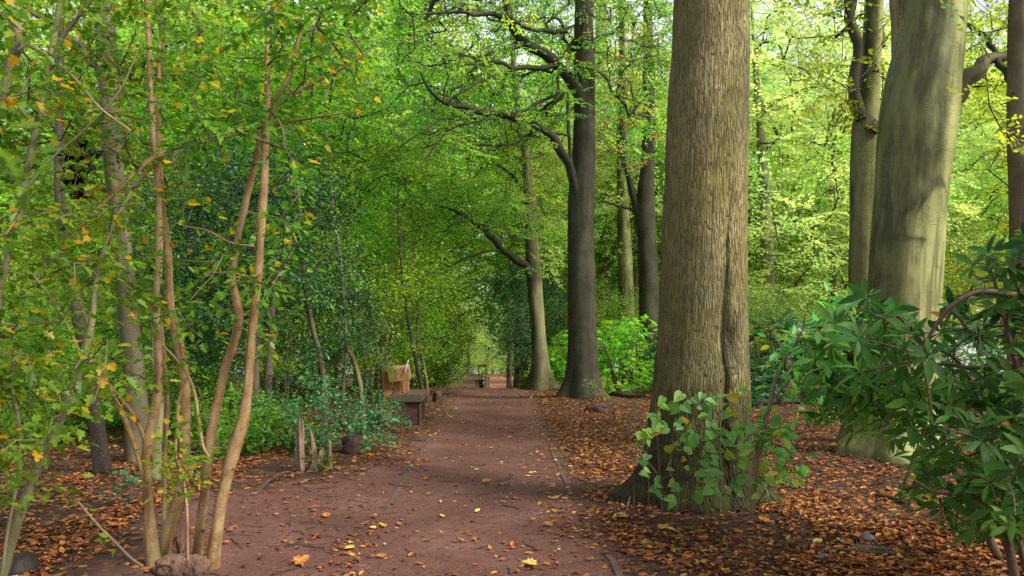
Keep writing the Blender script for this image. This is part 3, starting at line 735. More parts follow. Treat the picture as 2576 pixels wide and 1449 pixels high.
# --- dark beech with the great limbs over the path
DY = 18.4
bp = at(1466, 1005, DY); z5 = float(gz(bp[0], bp[1])); bp[2] = z5
darkb = empty('beech_tree', bp, 'dark beech with long crooked limbs reaching left over the path', 'tree')
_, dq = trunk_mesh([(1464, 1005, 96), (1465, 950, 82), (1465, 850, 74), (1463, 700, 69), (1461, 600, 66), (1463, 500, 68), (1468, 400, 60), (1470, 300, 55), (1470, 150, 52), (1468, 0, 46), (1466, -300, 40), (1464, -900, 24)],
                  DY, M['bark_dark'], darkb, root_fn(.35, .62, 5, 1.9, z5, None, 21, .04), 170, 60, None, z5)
LIMBS5 = [
    [(1456, 500, 22), (1442, 448, 27), (1418, 390, 27), (1385, 347, 25), (1330, 312, 24), (1285, 296, 25), (1240, 288, 20), (1190, 276, 16), (1130, 260, 12), (1085, 228, 10), (1062, 190, 7), (1055, 165, 4)],
    [(1462, 265, 40), (1448, 222, 34), (1389, 160, 30), (1319, 110, 26), (1288, 62, 24), (1276, 0, 22), (1268, -90, 18), (1250, -250, 10)],
    [(1288, 58, 20), (1250, 42, 17), (1209, 36, 14), (1149, 28, 12), (1079, 34, 8), (990, 28, 4)],
    [(1389, 165, 18), (1360, 172, 16), (1320, 170, 15), (1279, 163, 14), (1209, 145, 12), (1159, 136, 10), (1109, 118, 8), (1080, 92, 5)],
    [(1165, 137, 8), (1140, 150, 8), (1109, 162, 8), (1059, 165, 5)],
    [(1424, 79, 14), (1409, 80, 13), (1359, 76, 12), (1309, 62, 10), (1284, 48, 9)],
    [(1265, 296, 10), (1300, 286, 11), (1330, 268, 11), (1375, 248, 10), (1402, 236, 10), (1404, 200, 8), (1410, 150, 7), (1445, 100, 5)],
    [(1440, 430, 12), (1434, 380, 10), (1430, 330, 10), (1428, 262, 9), (1420, 235, 9), (1380, 272, 7), (1370, 275, 5)],
    [(1195, 278, 8), (1160, 300, 8), (1110, 300, 6), (1090, 312, 6), (1040, 345, 5), (1000, 372, 3)],
    [(1300, 300, 6), (1260, 296, 6), (1200, 305, 6), (1130, 325, 6), (1085, 380, 5), (1050, 430, 3)],
    [(1432, 342, 8), (1370, 330, 7), (1330, 338, 7), (1290, 362, 6), (1235, 366, 4)],
    [(1115, 258, 6), (1155, 235, 7), (1210, 205, 6), (1260, 185, 5)],
]
dnodes = []
for k, Lp in enumerate(LIMBS5):
    dep = [DY - .15 - min(1.0, max(0, (1460 - q[0]) / 420)) * 2.6 + .25 * sin(k * 2.1) * min(1, abs(1460 - q[0]) / 150) for q in Lp]
    if k == 2 or k == 4: pass
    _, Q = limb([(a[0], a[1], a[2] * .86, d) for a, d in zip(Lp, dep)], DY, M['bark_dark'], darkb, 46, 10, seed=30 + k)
    dnodes.append(Q[::3, :3])

# --- slimmer beech on the crest
SY = 22.3
bp = at(1360, 975, SY); z6 = float(gz(bp[0], bp[1])); bp[2] = z6
crest = empty('beech_tree', bp, 'slender beech on the crest with one limb slanting left over the path', 'tree')
_, cq = trunk_mesh([(1360, 972, 54), (1359, 920, 42), (1355, 850, 36), (1348, 750, 37), (1342, 660, 38), (1335, 565, 31), (1328, 450, 26), (1322, 380, 23), (1312, 320, 20), (1300, 250, 17), (1290, 120, 13), (1285, -100, 8)], SY, M['bark_grey'], crest, root_fn(.4, .7, 4, .8, z6, None, 24, .05), 130, 36, lambda TH, S, P: np.clip(.42 - np.cos(TH) * .35, 0, 1), z6)  # mask darkens the left of the trunk, painting its shaded side
LIMBS6 = [[(1340, 715, 22), (1325, 678, 24), (1300, 655, 24), (1264, 628, 22), (1209, 577, 18), (1162, 541, 13), (1130, 525, 8), (1090, 515, 4)],
          [(1268, 628, 9), (1244, 630, 9), (1205, 638, 8), (1179, 646, 8), (1119, 673, 5)],
          [(1326, 470, 13), (1304, 463, 12), (1284, 440, 11), (1254, 416, 9), (1204, 411, 6), (1180, 405, 3)],
          [(1322, 405, 10), (1300, 396, 9), (1272, 384, 8), (1238, 366, 5)], [(1318, 370, 14), (1300, 340, 12), (1280, 312, 10), (1262, 310, 8), (1230, 330, 4)],
          [(1333, 560, 8), (1370, 540, 7), (1410, 525, 4)]]
cnodes = []
for k, Lp in enumerate(LIMBS6):
    _, Q = limb([(a[0], a[1], a[2] * .78, SY - .1 - max(0, (1340 - a[0]) / 250) * 1.5) for a in Lp], SY, M['bark_dark'], crest, 36, 9, seed=60 + k)
    cnodes.append(Q[::3, :3])

# --- trunks between the dark beech and the thick trunk
def simple_tree(pts, Y, mat, label, name='beech_tree', limbs=(), seed=0, amp=.5, mskf=None, group=None, rough=.05):
    b = at(pts[0][0], pts[0][1], Y); z = float(gz(b[0], b[1])); b[2] = z
    t = empty(name, b, label, 'tree', group)
    trunk_mesh(pts, Y, mat, t, root_fn(.35, amp, 4, seed * 1.1, z, None, seed, rough), 110, 30, mskf, z); 
    for k, L in enumerate(limbs): limb(L, Y, mat, t, 30, 10, seed=seed * 5 + k)
    return t
shadeL = lambda TH, S, P: np.clip(.45 - np.cos(TH) * .55, 0, 1)  # bark darkened on the left, shade painted away from the sun
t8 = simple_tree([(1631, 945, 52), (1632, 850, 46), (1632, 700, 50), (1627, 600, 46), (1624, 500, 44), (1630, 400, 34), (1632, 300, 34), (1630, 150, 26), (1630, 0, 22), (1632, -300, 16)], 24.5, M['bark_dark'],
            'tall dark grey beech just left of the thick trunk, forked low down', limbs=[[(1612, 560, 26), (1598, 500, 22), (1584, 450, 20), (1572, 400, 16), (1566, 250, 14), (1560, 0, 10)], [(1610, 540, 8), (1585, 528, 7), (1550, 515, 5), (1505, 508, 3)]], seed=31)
t7 = simple_tree([(1578, 905, 44), (1576, 800, 40), (1572, 650, 36), (1567, 500, 30), (1565, 350, 28), (1566, 200, 22), (1566, -200, 14)], 27, M['bark_beech'], 'pale straight beech standing in bushes left of the tall dark grey beech', seed=32, mskf=shadeL)
t9 = simple_tree([(1525, 850, 40), (1522, 700, 34), (1522, 500, 32), (1518, 350, 32), (1512, 270, 36), (1512, 0, 26), (1510, -200, 18)], 33, M['bark_grey'], 'distant mottled trunk seen just right of the dark crooked-limbed beech', seed=33)
t10 = simple_tree([(2098, 720, 16), (2094, 620, 15), (2092, 540, 14), (2096, 400, 11), (2100, 200, 8)], 31, M['bark_old'], 'thin distant trunk in the bright glade left of the forked beech', seed=34)

# --- trees at the left behind the hawthorn
l1 = simple_tree([(352, 1165, 66), (342, 1000, 56), (334, 900, 52), (322, 780, 50), (306, 620, 46), (292, 500, 46), (280, 330, 48), (270, 150, 50), (262, 0, 50), (250, -400, 40), (240, -900, 22)], 9.6, M['bark_old'],
            'rough brown trunk standing behind the pale multi-stemmed shrub at the left', 'rough_tree', seed=41, rough=.07, amp=.35, mskf=shadeL,
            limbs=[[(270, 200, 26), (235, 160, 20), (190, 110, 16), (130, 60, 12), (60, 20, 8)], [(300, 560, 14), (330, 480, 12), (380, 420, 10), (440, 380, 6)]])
M['bark_black'] = bark_smooth('blackish_bark', (.06, .045, .03), (.04, .03, .02), (.02, .015, .01))
l2 = simple_tree([(258, 1200, 40), (245, 1080, 36), (225, 940, 34), (206, 840, 30), (180, 740, 26), (160, 620, 24), (148, 450, 22), (150, 250, 18), (155, 0, 14)], 8.9, M['bark_black'],
            'dark leaning trunk at the left between the leaf-covered stems', 'leaning_tree', seed=42, amp=.25)
l3 = simple_tree([(392, 1190, 28), (398, 1050, 26), (392, 900, 22), (395, 760, 20), (400, 560, 18), (390, 200, 14)], 8.4, M['bark_grey'], 'straight grey pole tree just behind the pale multi-stemmed shrub', 'pole_tree', seed=43, amp=.2)

# ------------------------------------------------------------------ crowns of the named trees
def crown_from(nodes, att, parent, r, tpl, ls, mats, r0=.004, rmax=.05, scale=1.0, step=.35, jit=.05, frac=1.0, name='crown', bow=.04, sides=4):
    ch, tips, dirs, _ = grow(nodes, att, step, bow, jit, r0, rmax, int(r.integers(1e6)))
    mb = MB(); twigs(mb, ch, sides); put_sprays(mb, r, tips, dirs, tpl, ls, 1, 0, scale, frac=frac)
    return mb.build(name, mats, parent, np.array(parent.location))
r = np.random.default_rng(21)
up5 = [dq[-60::6, :3]]
att = np.vstack([region([(985, -160), (1480, -160), (1480, 240), (1400, 330), (1250, 400), (1120, 420), (985, 330)], 950, lambda x, y: DY - .2 - np.clip((1460 - x) / 420, 0, 1) * 2.6 + (r.uniform(.25, 3.0) if r.random() < .86 else r.uniform(-1.5, 0)), r),
                 region([(1430, -160), (1690, -160), (1690, 330), (1600, 330), (1500, 200)], 180, lambda x, y: DY + r.normal(0, 1.4), r)])
crown_from(np.vstack(dnodes + up5), att, darkb, r, L_BE, .085, [M['twig_dark'], M['beech']], scale=.8, frac=.85, r0=.006)
att = region([(1120, 300), (1330, 280), (1420, 330), (1420, 640), (1360, 700), (1290, 610), (1200, 620), (1060, 690), (1040, 560), (1130, 480)], 480, lambda x, y: SY - .6 + (r.uniform(0, 3) if r.random() < .8 else r.uniform(-2, 0)), r)
crown_from(np.vstack(cnodes + [cq[40::6, :3]]), att, crest, r, L_RH, .10, [M['twig_dark'], M['bright']], scale=.85)
att = region([(1500, -150), (1700, -150), (1700, 300), (1660, 420), (1520, 420), (1500, 200)], 180, lambda x, y: 24 + r.normal(0, 1.2), r)
cw = np.array([at(1631, y, 24.5) for y in range(-200, 500, 60)]); crown_from(cw, att, t8, r, L_RH, .10, [M['twig_dark'], M['beech']])
att = region([(1525, 80), (1690, 80), (1700, 300), (1600, 420), (1490, 440), (1500, 330)], 26, lambda x, y: 22.8 + r.normal(0, .3), r)
crown_from(cw, att, t8, r, L_RH, .10, [M['twig_dark'], M['orange']], scale=.75, frac=.55, name='autumn_spray')
att = region([(2000, -150), (2260, -150), (2260, 250), (2200, 400), (2080, 330), (2000, 200)], 110, lambda x, y: 11.6 + r.normal(0, 1.0), r)
att = att[r.random(len(att)) < .8]
crown_from(np.vstack([fq[60::5, :3]]), att, fork, r, L_BE, .075, [M['twig_dark'], M['yellow']], scale=.62, frac=.8)
att = region([(2400, -150), (2800, -150), (2800, 560), (2560, 560), (2480, 420), (2430, 200)], 240, lambda x, y: 10.8 + r.normal(0, 1.0), r)
en = np.array([at(2566, y, 9.3) for y in range(-300, 600, 60)]); crown_from(en, att, edge_t, r, L_BE, .075, [M['twig_dark'], M['yellow']], scale=.65, frac=.85)

# ------------------------------------------------------------------ background trees and shrubs (one of each kind built, then copied)
def make_tree(kind, seed):
    r = np.random.default_rng(seed)
    if kind == 'beech':
        H, R0, zl = 14.0, 4.6, 2.0
        t = empty('woodland_tree', (0, 0, 0), 'x', 'tree'); mb = MB(); s = np.linspace(-.3, 12.5, 40)
        P = np.stack([.25 * np.sin(s * .35 + seed), .2 * np.cos(s * .3 + seed), s], -1) - [.25 * sin(seed), .2 * cos(seed), 0]; R = np.interp(s, [-.3, 0, 1, 8, 12.5], [.4, .34, .25, .14, .03])
        tube(mb, P, R, 14, 0, .5, root_fn(.3, .5, 4, seed, 0, None, seed, .06)); mb.build('trunk', M['bark_grey'], t)
        n = 950; q = r.normal(0, 1, (n * 3, 3)); q = nrm(q) * (r.random((n * 3, 1)) ** .45); z = (q[:, 2] + 1) / 2 * (H - zl) + zl
        prof = np.sin(np.clip((z - zl + .8) / (H - zl + 1.2), 0, 1) * pi) ** .6; hxy = nrm(q[:, :2]) * np.sqrt(q[:, :1] ** 2 + q[:, 1:2] ** 2)
        z = np.round(z / .55) * .55 + r.normal(0, .12, len(z)); att = np.c_[q[:, :2] * R0 * prof[:, None] * 1.25, z]
        lump = fbm(att[:, 0] * .5 + 9, att[:, 2] * .5 + att[:, 1] * .4, seed); att = att[lump > .42][:n]
        ch, tips, dirs, _ = grow(P[6:, :3], att, .5, .05, .07, .005, .07, seed); mb = MB(); twigs(mb, [c for c in ch if c[1].max() > .007], 4)
        put_sprays(mb, r, tips, dirs, L_RH, .15, 1, 0, 1.15, twig=False, frac=.75); mb.build('crown', [M['twig_dark'], M['bright']], t)
    elif kind in ('hazel', 'holly', 'rhodo'):
        H, R0 = {'hazel': (5.2, 2.1), 'holly': (4.6, 1.45), 'rhodo': (2.6, 2.0)}[kind]
        nm, cat = {'hazel': ('understorey_shrub', 'shrub'), 'holly': ('holly_tree', 'tree'), 'rhodo': ('rhododendron_bush', 'bush')}[kind]
        t = empty(nm, (0, 0, 0), 'x', cat); nodes = []
        for k in range({'hazel': 7, 'holly': 2, 'rhodo': 6}[kind]):
            a = r.uniform(0, 2 * pi); L = H * r.uniform(.6, .9); s = np.linspace(-.1, L, 14); le = {'hazel': .28, 'holly': .06, 'rhodo': .5}[kind] * r.uniform(.4, 1)
            P = np.stack([np.cos(a) * (.12 + le * s * np.clip(s / L, 0, 1) ** .5) + .06 * np.sin(s * 2 + k), np.sin(a) * (.12 + le * s * np.clip(s / L, 0, 1) ** .5), s], -1); mb = MB()
            tube(mb, P, np.linspace(.045 if kind != 'holly' else .08, .01, 14), 7); mb.build('stem', M['twig'] if kind != 'rhodo' else M['rhodo_stem'], t); nodes.append(P)
        n = {'hazel': 560, 'holly': 620, 'rhodo': 520}[kind]
        q = nrm(r.normal(0, 1, (n * 3, 3))) * (r.random((n * 3, 1)) ** .33)
        if kind == 'rhodo': q[:, 2] = np.abs(q[:, 2])
        zz = q[:, 2] * H if kind == 'rhodo' else (q[:, 2] * .5 + .5) * (H - .3) + .3
        wd = np.ones(len(q)) if kind == 'rhodo' else np.where(q[:, 2] > .2, 1.0, 1.05)
        att = np.c_[q[:, 0] * R0 * wd, q[:, 1] * R0 * wd, zz]; lump = fbm(att[:, 0] * .9 + 4, att[:, 2] * .9 + att[:, 1] * .7, seed + 3); att = att[(lump > .4) & (att[:, 2] > .12)][:n]
        ch, tips, dirs, _ = grow(np.vstack(nodes), att, .25, .04, .03, .003, .03, seed); mb = MB(); twigs(mb, [c for c in ch if len(c[0]) > 2], 3)
        if kind == 'rhodo':
            for tp, dv in zip(tips, dirs):
                m = 9; a = np.linspace(0, 2 * pi, m, endpoint=False) + r.random(); ax = nrm(dv * .4 + np.array([0, 0, .8]) + r.normal(0, .3, 3)); u = nrm(np.cross(ax, [1, .2, 0])); w = np.cross(ax, u)
                d = np.cos(a)[:, None] * u + np.sin(a)[:, None] * w + ax * r.uniform(-.1, .5, (m, 1)); scatter(mb, L_OV, np.repeat(tp[None], m, 0), d, np.repeat(ax[None], m, 0) + r.normal(0, .1, (m, 3)), .14 * r.uniform(.75, 1.15, m), np.clip(r.uniform(0, .6) + r.uniform(0, .4, m), 0, 1), 1, np.full(m, .6))
        else:
            p, d, u, s, rd = cluster(r, tips, dirs, 20 if kind == 'hazel' else 22, .3 if kind == 'hazel' else .22, .085 if kind == 'hazel' else .062); scatter(mb, L_RH if kind == 'hazel' else L_OV, p, d, u, s, rd, 1)
        mb.build('foliage', [M['twig_dark'], {'hazel': M['hazel'], 'holly': M['holly'], 'rhodo': M['teal']}[kind]], t)
    return t
B = [make_tree('beech', 201), make_tree('beech', 202), make_tree('beech', 203)]
HZ = [make_tree('hazel', 211), make_tree('hazel', 212)]
HO = [make_tree('holly', 221)]
RH = [make_tree('rhodo', 231), make_tree('rhodo', 232)]
used = {}
def place(protos, i, x, y, label, group, sc=1.0, mat=None, slot='crown', rz=None, dz=0.0):
    p = protos[i % len(protos)]; rz = (x * 3.7 + y * 1.9) % 6.28 if rz is None else rz; loc = gpt(x, y, -.05 + dz)
    mats = {slot: {1: M[mat]}} if mat else None
    if p.name not in used:
        used[p.name] = 1; p.location = tuple(loc); p.rotation_euler = (0, 0, rz); p.scale = (sc, sc, sc) if not hasattr(sc, '__len__') else sc; p['label'] = label; p['group'] = group
        if mats:
            for ch in p.children:
                if ch.name.split('.')[0] == slot: ch.material_slots[1].link = 'OBJECT'; ch.material_slots[1].material = M[mat]
        return p
    return copy_thing(p, loc, rz, sc, label, group, mats)
BG = 'background trees of the wood'
LB = {'glow': 'pale green tree with sunlight painted into its leaves in the brightest part of the background', 'bright': 'bright green leafy tree among the sunlit background trees', 'beech': 'mid green leafy tree among the shaded background trees', 'yellow': 'yellow green leafy tree among the background trees at the right'}
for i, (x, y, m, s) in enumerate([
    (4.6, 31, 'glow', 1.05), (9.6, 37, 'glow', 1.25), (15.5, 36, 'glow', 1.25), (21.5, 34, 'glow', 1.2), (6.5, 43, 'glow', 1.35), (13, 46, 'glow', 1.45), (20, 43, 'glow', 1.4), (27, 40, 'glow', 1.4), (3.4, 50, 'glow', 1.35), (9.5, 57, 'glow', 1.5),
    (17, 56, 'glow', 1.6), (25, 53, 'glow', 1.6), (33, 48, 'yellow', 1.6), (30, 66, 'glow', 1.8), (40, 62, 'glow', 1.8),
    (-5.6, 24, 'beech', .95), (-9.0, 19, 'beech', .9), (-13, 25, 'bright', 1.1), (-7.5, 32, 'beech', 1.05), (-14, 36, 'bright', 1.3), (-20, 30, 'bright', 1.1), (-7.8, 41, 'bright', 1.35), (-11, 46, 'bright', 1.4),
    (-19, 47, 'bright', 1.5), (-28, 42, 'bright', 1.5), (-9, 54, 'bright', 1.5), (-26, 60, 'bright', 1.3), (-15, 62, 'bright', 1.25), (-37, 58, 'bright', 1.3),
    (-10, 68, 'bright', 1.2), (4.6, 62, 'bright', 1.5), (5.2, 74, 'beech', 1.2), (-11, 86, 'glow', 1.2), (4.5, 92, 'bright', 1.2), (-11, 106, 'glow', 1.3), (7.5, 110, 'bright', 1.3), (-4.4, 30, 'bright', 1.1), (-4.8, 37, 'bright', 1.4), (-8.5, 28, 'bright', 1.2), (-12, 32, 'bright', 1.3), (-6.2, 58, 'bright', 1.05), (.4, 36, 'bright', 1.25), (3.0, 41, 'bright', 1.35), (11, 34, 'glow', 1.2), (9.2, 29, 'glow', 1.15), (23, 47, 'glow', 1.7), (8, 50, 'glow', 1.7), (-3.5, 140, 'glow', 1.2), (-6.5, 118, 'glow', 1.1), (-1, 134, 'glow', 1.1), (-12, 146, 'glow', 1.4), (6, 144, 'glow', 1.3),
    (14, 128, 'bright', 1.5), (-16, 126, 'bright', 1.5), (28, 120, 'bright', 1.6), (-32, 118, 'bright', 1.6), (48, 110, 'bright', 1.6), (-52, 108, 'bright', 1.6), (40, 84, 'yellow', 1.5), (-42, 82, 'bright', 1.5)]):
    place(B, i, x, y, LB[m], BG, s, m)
HG = 'leafy understorey shrubs along the path'
for i, (x, y, s, m) in enumerate([(-3.0, 17.5, .85, 'hazel'), (-3.3, 20.2, .95, 'hazel'), (-4.6, 15.8, .85, 'hazel'), (-3.6, 23.5, 1.05, 'hazel'), (-5.4, 20, 1.05, 'hazel'), (-7.2, 16.5, 1.0, 'hazel'), (-9.8, 15.5, 1.0, 'hazel'), (-6.4, 24, 1.15, 'hazel'),
    (-3.6, 28, 1.1, 'bright'), (-4.0, 34, 1.2, 'bright'), (-5.2, 45, 1.3, 'bright'), (-6.2, 62, 1.3, 'bright'), (-6.6, 76, 1.3, 'glow'), (-8.4, 96, 1.4, 'glow'), (-4.2, 128, 1.5, 'glow'),
    (3.9, 27, .7, 'bright'), (6.5, 31, 1.0, 'glow'), (11.0, 33, 1.2, 'glow'), (15.5, 34, 1.2, 'glow'), (20, 27, 1.1, 'glow'), (7.6, 27, .8, 'glow'), (12.0, 25, .8, 'glow'), (1.7, 40, 1.1, 'bright'), (1.5, 52, 1.1, 'bright'), (4.6, 84, 1.3, 'bright'), (-11, 130, 1.5, 'bright'), (-8, 132, 1.6, 'bright'), (-4.8, 130, 1.5, 'glow'), (-1.6, 131, 1.6, 'glow'), (1.5, 130, 1.5, 'bright'), (-6.5, 126, .9, 'bright'), (-14, 138, 2.2, 'glow'), (-9.5, 136, 2.0, 'glow'), (-5.5, 139, 2.2, 'glow'), (-2, 136, 2.0, 'bright'), (2.5, 138, 2.2, 'bright'), (7, 135, 2.1, 'bright'), (-5.8, 12.8, .6, 'bright'), (-6.9, 11.3, .5, 'hazel'), (-9.6, 11, .6, 'bright'), (-4.7, 11.4, .45, 'hazel'),
    (-9, 21, 1.2, 'hazel'), (-20, 52, 2.2, 'bright'), (-27, 56, 2.2, 'bright'), (-34, 54, 2.2, 'bright'), (-15, 54, 2.0, 'bright'), (-17, 40, 1.8, 'bright'), (-24, 42, 1.9, 'bright'), (-11, 38, 1.6, 'bright'), (-12, 66, 2.2, 'bright'), (12, 60, 2.2, 'glow'), (20, 62, 2.3, 'glow'), (29, 58, 2.2, 'glow'), (37, 56, 2.2, 'glow'), (-25, 28, 1.6, 'bright'), (-18, 26, 1.5, 'bright'), (-7.6, 19.0, 1.0, 'bright'), (-6.2, 22, 1.1, 'bright'), (-22, 20, 1.4, 'bright'), (2.6, 30, .9, 'bright'), (-12, 20.5, 1.2, 'bright'), (-15.5, 22, 1.3, 'bright'), (-18, 18, 1.2, 'bright'), (-11, 27, 1.4, 'bright'), (-8.2, 29, 1.3, 'bright'), (-21, 25, 1.4, 'bright'), (-15, 30, 1.5, 'bright'), (-3.9, 38, 1.0, 'hazel'), (-11.5, 12.5, .9, 'hazel'), (-8.2, 12.6, .7, 'hazel'), (-13, 17.5, 1.1, 'bright'), (6.6, 19.5, .55, 'bright'), (16, 18, .9, 'yellow'), (11, 18.5, .7, 'yellow')]):
    place(HZ, i, x, y, 'leafy green shrub with thin stems among the undergrowth beside the path', HG, s, m, 'foliage')
for i, (x, y, m) in enumerate([(-10.5, 124, 'bright'), (-8.2, 125, 'glow'), (-6.0, 123.5, 'glow'), (-4.0, 125, 'glow'), (-2.0, 124, 'glow'), (0.2, 125, 'hazel'), (2.4, 124, 'hazel'), (4.6, 125, 'hazel')]):
    place(HZ, i, x, y, 'leafy green shrub with thin stems among the undergrowth beside the path', HG, (1.1, 1.1, .95), m, 'foliage', dz=-1.1)
for i, (x, y, s, lab) in enumerate([(-3.55, 11.2, 1.0, 'dark glossy holly directly behind the pale multi-stemmed shrub'), (-4.9, 12.6, 1.05, 'dark holly further left behind the rough brown trunk'),
    (-.1, 25.3, (.58, .62, .95), 'dark ivy-covered evergreen right of the path opening on the crest'), (1.1, 27.5, (.7, .7, 1.05), 'dark evergreen behind the slender crest beech'), (-2.9, 13.3, .62, 'small dark holly beside the bench')]):
    place(HO, i, x, y, lab, 'dark evergreen trees', s, 'holly', 'foliage')
for i, (x, y, s, m) in enumerate([(4.6, 17.6, .7, 'teal'), (6.0, 18.4, .8, 'teal'), (7.6, 18.2, .75, 'teal'), (2.9, 21.6, .75, 'hazel'), (3.6, 23.4, .85, 'hazel'), (1.9, 24.3, .7, 'hazel'), (4.6, 20.8, .75, 'teal'), (9.0, 17, .8, 'teal'), (10.8, 15.8, .8, 'teal'), (1.2, 23.9, .5, 'yellow'), (13, 15, .9, 'teal')]):
    place(RH, i, x, y, 'low glossy green bush in the row beyond the right-hand trunks', 'glossy bushes beyond the trunks', s, m, 'foliage')

# ------------------------------------------------------------------ foreground hawthorn (multi-stemmed)
def stems(defs, parent, mat, base_z=None):
    Qs = []
    for k, (pts, Y) in enumerate(defs):
        P, R = px_path(pts, Y); R = R * .88; Q = cr(np.c_[P, R], 70); mb = MB()
        f = lambda TH, S, PP, k=k: 1 + .2 * (vnoise(S * 7 + k * 9, np.cos(TH) + 3, k) - .5) + .1 * (vnoise(S * 26 + k, np.cos(TH) * 2 + 3, k) - .5) + .16 * np.maximum(0, vnoise(S * 3.3 + k * 5, np.cos(TH) * 1.4 + 7, k + 3) - .72) * 3
        tube(mb, Q[:, :3], np.maximum(Q[:, 3], .003), 16, 0, .5, f, lambda TH, S, PP: np.clip(.25 + 0 * TH, 0, 1)); mb.build('stem', mat, parent, np.array(parent.location)); Qs.append(Q)
    return Qs
hb = g_at(465, 1435); haw = empty('hawthorn_bush', hb, 'pale orange-barked multi-stemmed hawthorn at the bottom left with yellowing leaves', 'bush')
HAW = [
    ([(398, 1475, 44), (385, 1400, 42), (376, 1300, 30), (370, 1200, 28), (372, 1120, 29), (388, 1040, 27), (398, 950, 24), (396, 850, 20), (392, 740, 18), (400, 600, 16), (398, 480, 17), (386, 350, 18), (378, 200, 18), (372, 40, 18), (366, -150, 14), (362, -350, 8)], 5.35),
    ([(405, 1440, 40), (425, 1340, 44), (452, 1250, 38), (464, 1150, 32), (466, 1020, 30), (458, 920, 30), (446, 850, 28), (430, 780, 24), (425, 690, 22), (420, 600, 20), (405, 500, 18), (400, 300, 14), (400, 100, 10)], 5.55),
    ([(495, 1425, 30), (504, 1330, 26), (516, 1230, 26), (528, 1120, 26), (545, 1020, 26), (565, 930, 25), (586, 870, 24), (600, 810, 26), (596, 760, 24), (584, 700, 20), (592, 630, 20), (610, 540, 20), (630, 460, 20), (650, 380, 22), (664, 300, 24), (685, 255, 18), (712, 220, 16), (735, 170, 14), (760, 60, 8)], 5.45),
    ([(528, 1480, 50), (540, 1380, 38), (552, 1290, 34), (566, 1220, 34), (590, 1130, 36), (610, 1060, 32), (622, 980, 26), (630, 880, 24), (640, 780, 24), (650, 680, 24), (656, 580, 24), (664, 460, 24), (668, 340, 24), (672, 240, 18), (672, 150, 14), (674, 20, 9)], 5.3),
    ([(418, 1415, 14), (414, 1320, 14), (412, 1250, 14), (414, 1130, 16), (420, 1000, 14), (410, 880, 12), (402, 780, 12), (392, 640, 10)], 5.75),
    ([(372, 1260, 7), (350, 1160, 13), (320, 1070, 15), (285, 990, 13), (262, 940, 11), (245, 890, 10), (215, 800, 9), (190, 700, 8)], 5.33),
    ([(366, 1110, 12), (340, 1050, 12), (300, 1000, 10), (262, 950, 9), (225, 900, 7)], 5.33),
    ([(474, 1450, 9), (472, 1390, 8), (470, 1280, 8), (460, 1200, 8), (442, 1140, 9), (445, 1080, 9), (450, 1010, 8), (470, 950, 7)], 5.2),
    ([(526, 1150, 8), (510, 1120, 8), (500, 1060, 10), (490, 990, 9), (470, 940, 8), (440, 900, 6), (400, 860, 5)], 5.4),
    ([(80, 724, 7, 5.0), (200, 575, 11, 5.05), (300, 475, 13, 5.1), (360, 415, 13, 5.2), (420, 382, 12, 5.3), (470, 366, 11, 5.3), (560, 346, 10, 5.3), (668, 316, 12, 5.3), (740, 305, 8, 5.3), (830, 290, 5, 5.2), (900, 280, 3, 5.1)], 5.3),
    ([(672, 300, 14), (700, 262, 14), (740, 235, 12), (790, 210, 9), (880, 160, 7), (940, 120, 4)], 5.2),
    ([(640, 620, 5), (580, 610, 5), (520, 580, 6), (470, 570, 5), (440, 560, 4)], 5.25),
]
HQ = stems(HAW, haw, M['bark_haw'])
# rotten stool at the foot
mb = MB(); rr_ = np.random.default_rng(5)
for (ox, oy, sx, sy, sz, sd_) in ((-.02, .02, .17, .13, .085, 3), (.07, -.03, .09, .08, .075, 4), (-.09, -.04, .08, .07, .06, 5), (.12, .05, .07, .06, .07, 6)):
    u = np.linspace(0, 2 * pi, 60, endpoint=False); v = np.linspace(-.5 * pi, .5 * pi, 34); U, Vv = np.meshgrid(u, v); cx_, cy_, cz_ = np.cos(U) * np.cos(Vv), np.sin(U) * np.cos(Vv), np.sin(Vv)
    rr = .62 + .75 * fbm(cx_ * 2.2 + 5, cy_ * 2.2 + cz_ * 1.3 + sd_, sd_) + .28 * (fbm(cx_ * 8 + cz_ * 2, cy_ * 8 + 20, sd_ + 3) - .5); i = np.arange(33)[:, None] * 60; j = np.arange(60)[None]; j2 = (j + 1) % 60
    mb.add(np.stack([cx_ * rr * sx + hb[0] + ox, cy_ * rr * sy + hb[1] + oy, cz_ * rr * sz + hb[2] + .02], -1).reshape(-1, 3), np.stack([i + j, i + j2, i + 60 + j2, i + 60 + j], -1).reshape(-1, 4))
mb.build('rotten_stool', M['stump_red'], haw, hb)
hnodes = np.vstack([Q[::2, :3] for Q in HQ if True])
r = np.random.default_rng(31)
hn = np.vstack([Q[20:, :3][::2] for Q in HQ[:4]] + [Q[::2, :3] for Q in HQ[4:]])
yd = lambda x, y: 5.3 + (r.uniform(.05, 1.3) if r.random() < .72 else r.uniform(-.8, -.05))
att = np.vstack([region([(150, -180), (1000, -180), (1010, 60), (985, 190), (900, 260), (800, 330), (640, 350), (300, 360), (150, 330)], 340, yd, r),
                 region([(150, 330), (520, 340), (480, 560), (400, 760), (330, 900), (200, 900), (150, 700)], 80, yd, r), region([(420, 340), (830, 330), (760, 560), (700, 900), (540, 900), (420, 800)], 62, yd, r),
                 region([(440, 940), (480, 1140), (520, 1230), (440, 1230), (430, 1000)], 9, lambda x, y: 5.15, r), region([(200, 900), (460, 900), (420, 1060), (250, 1000)], 16, yd, r)])
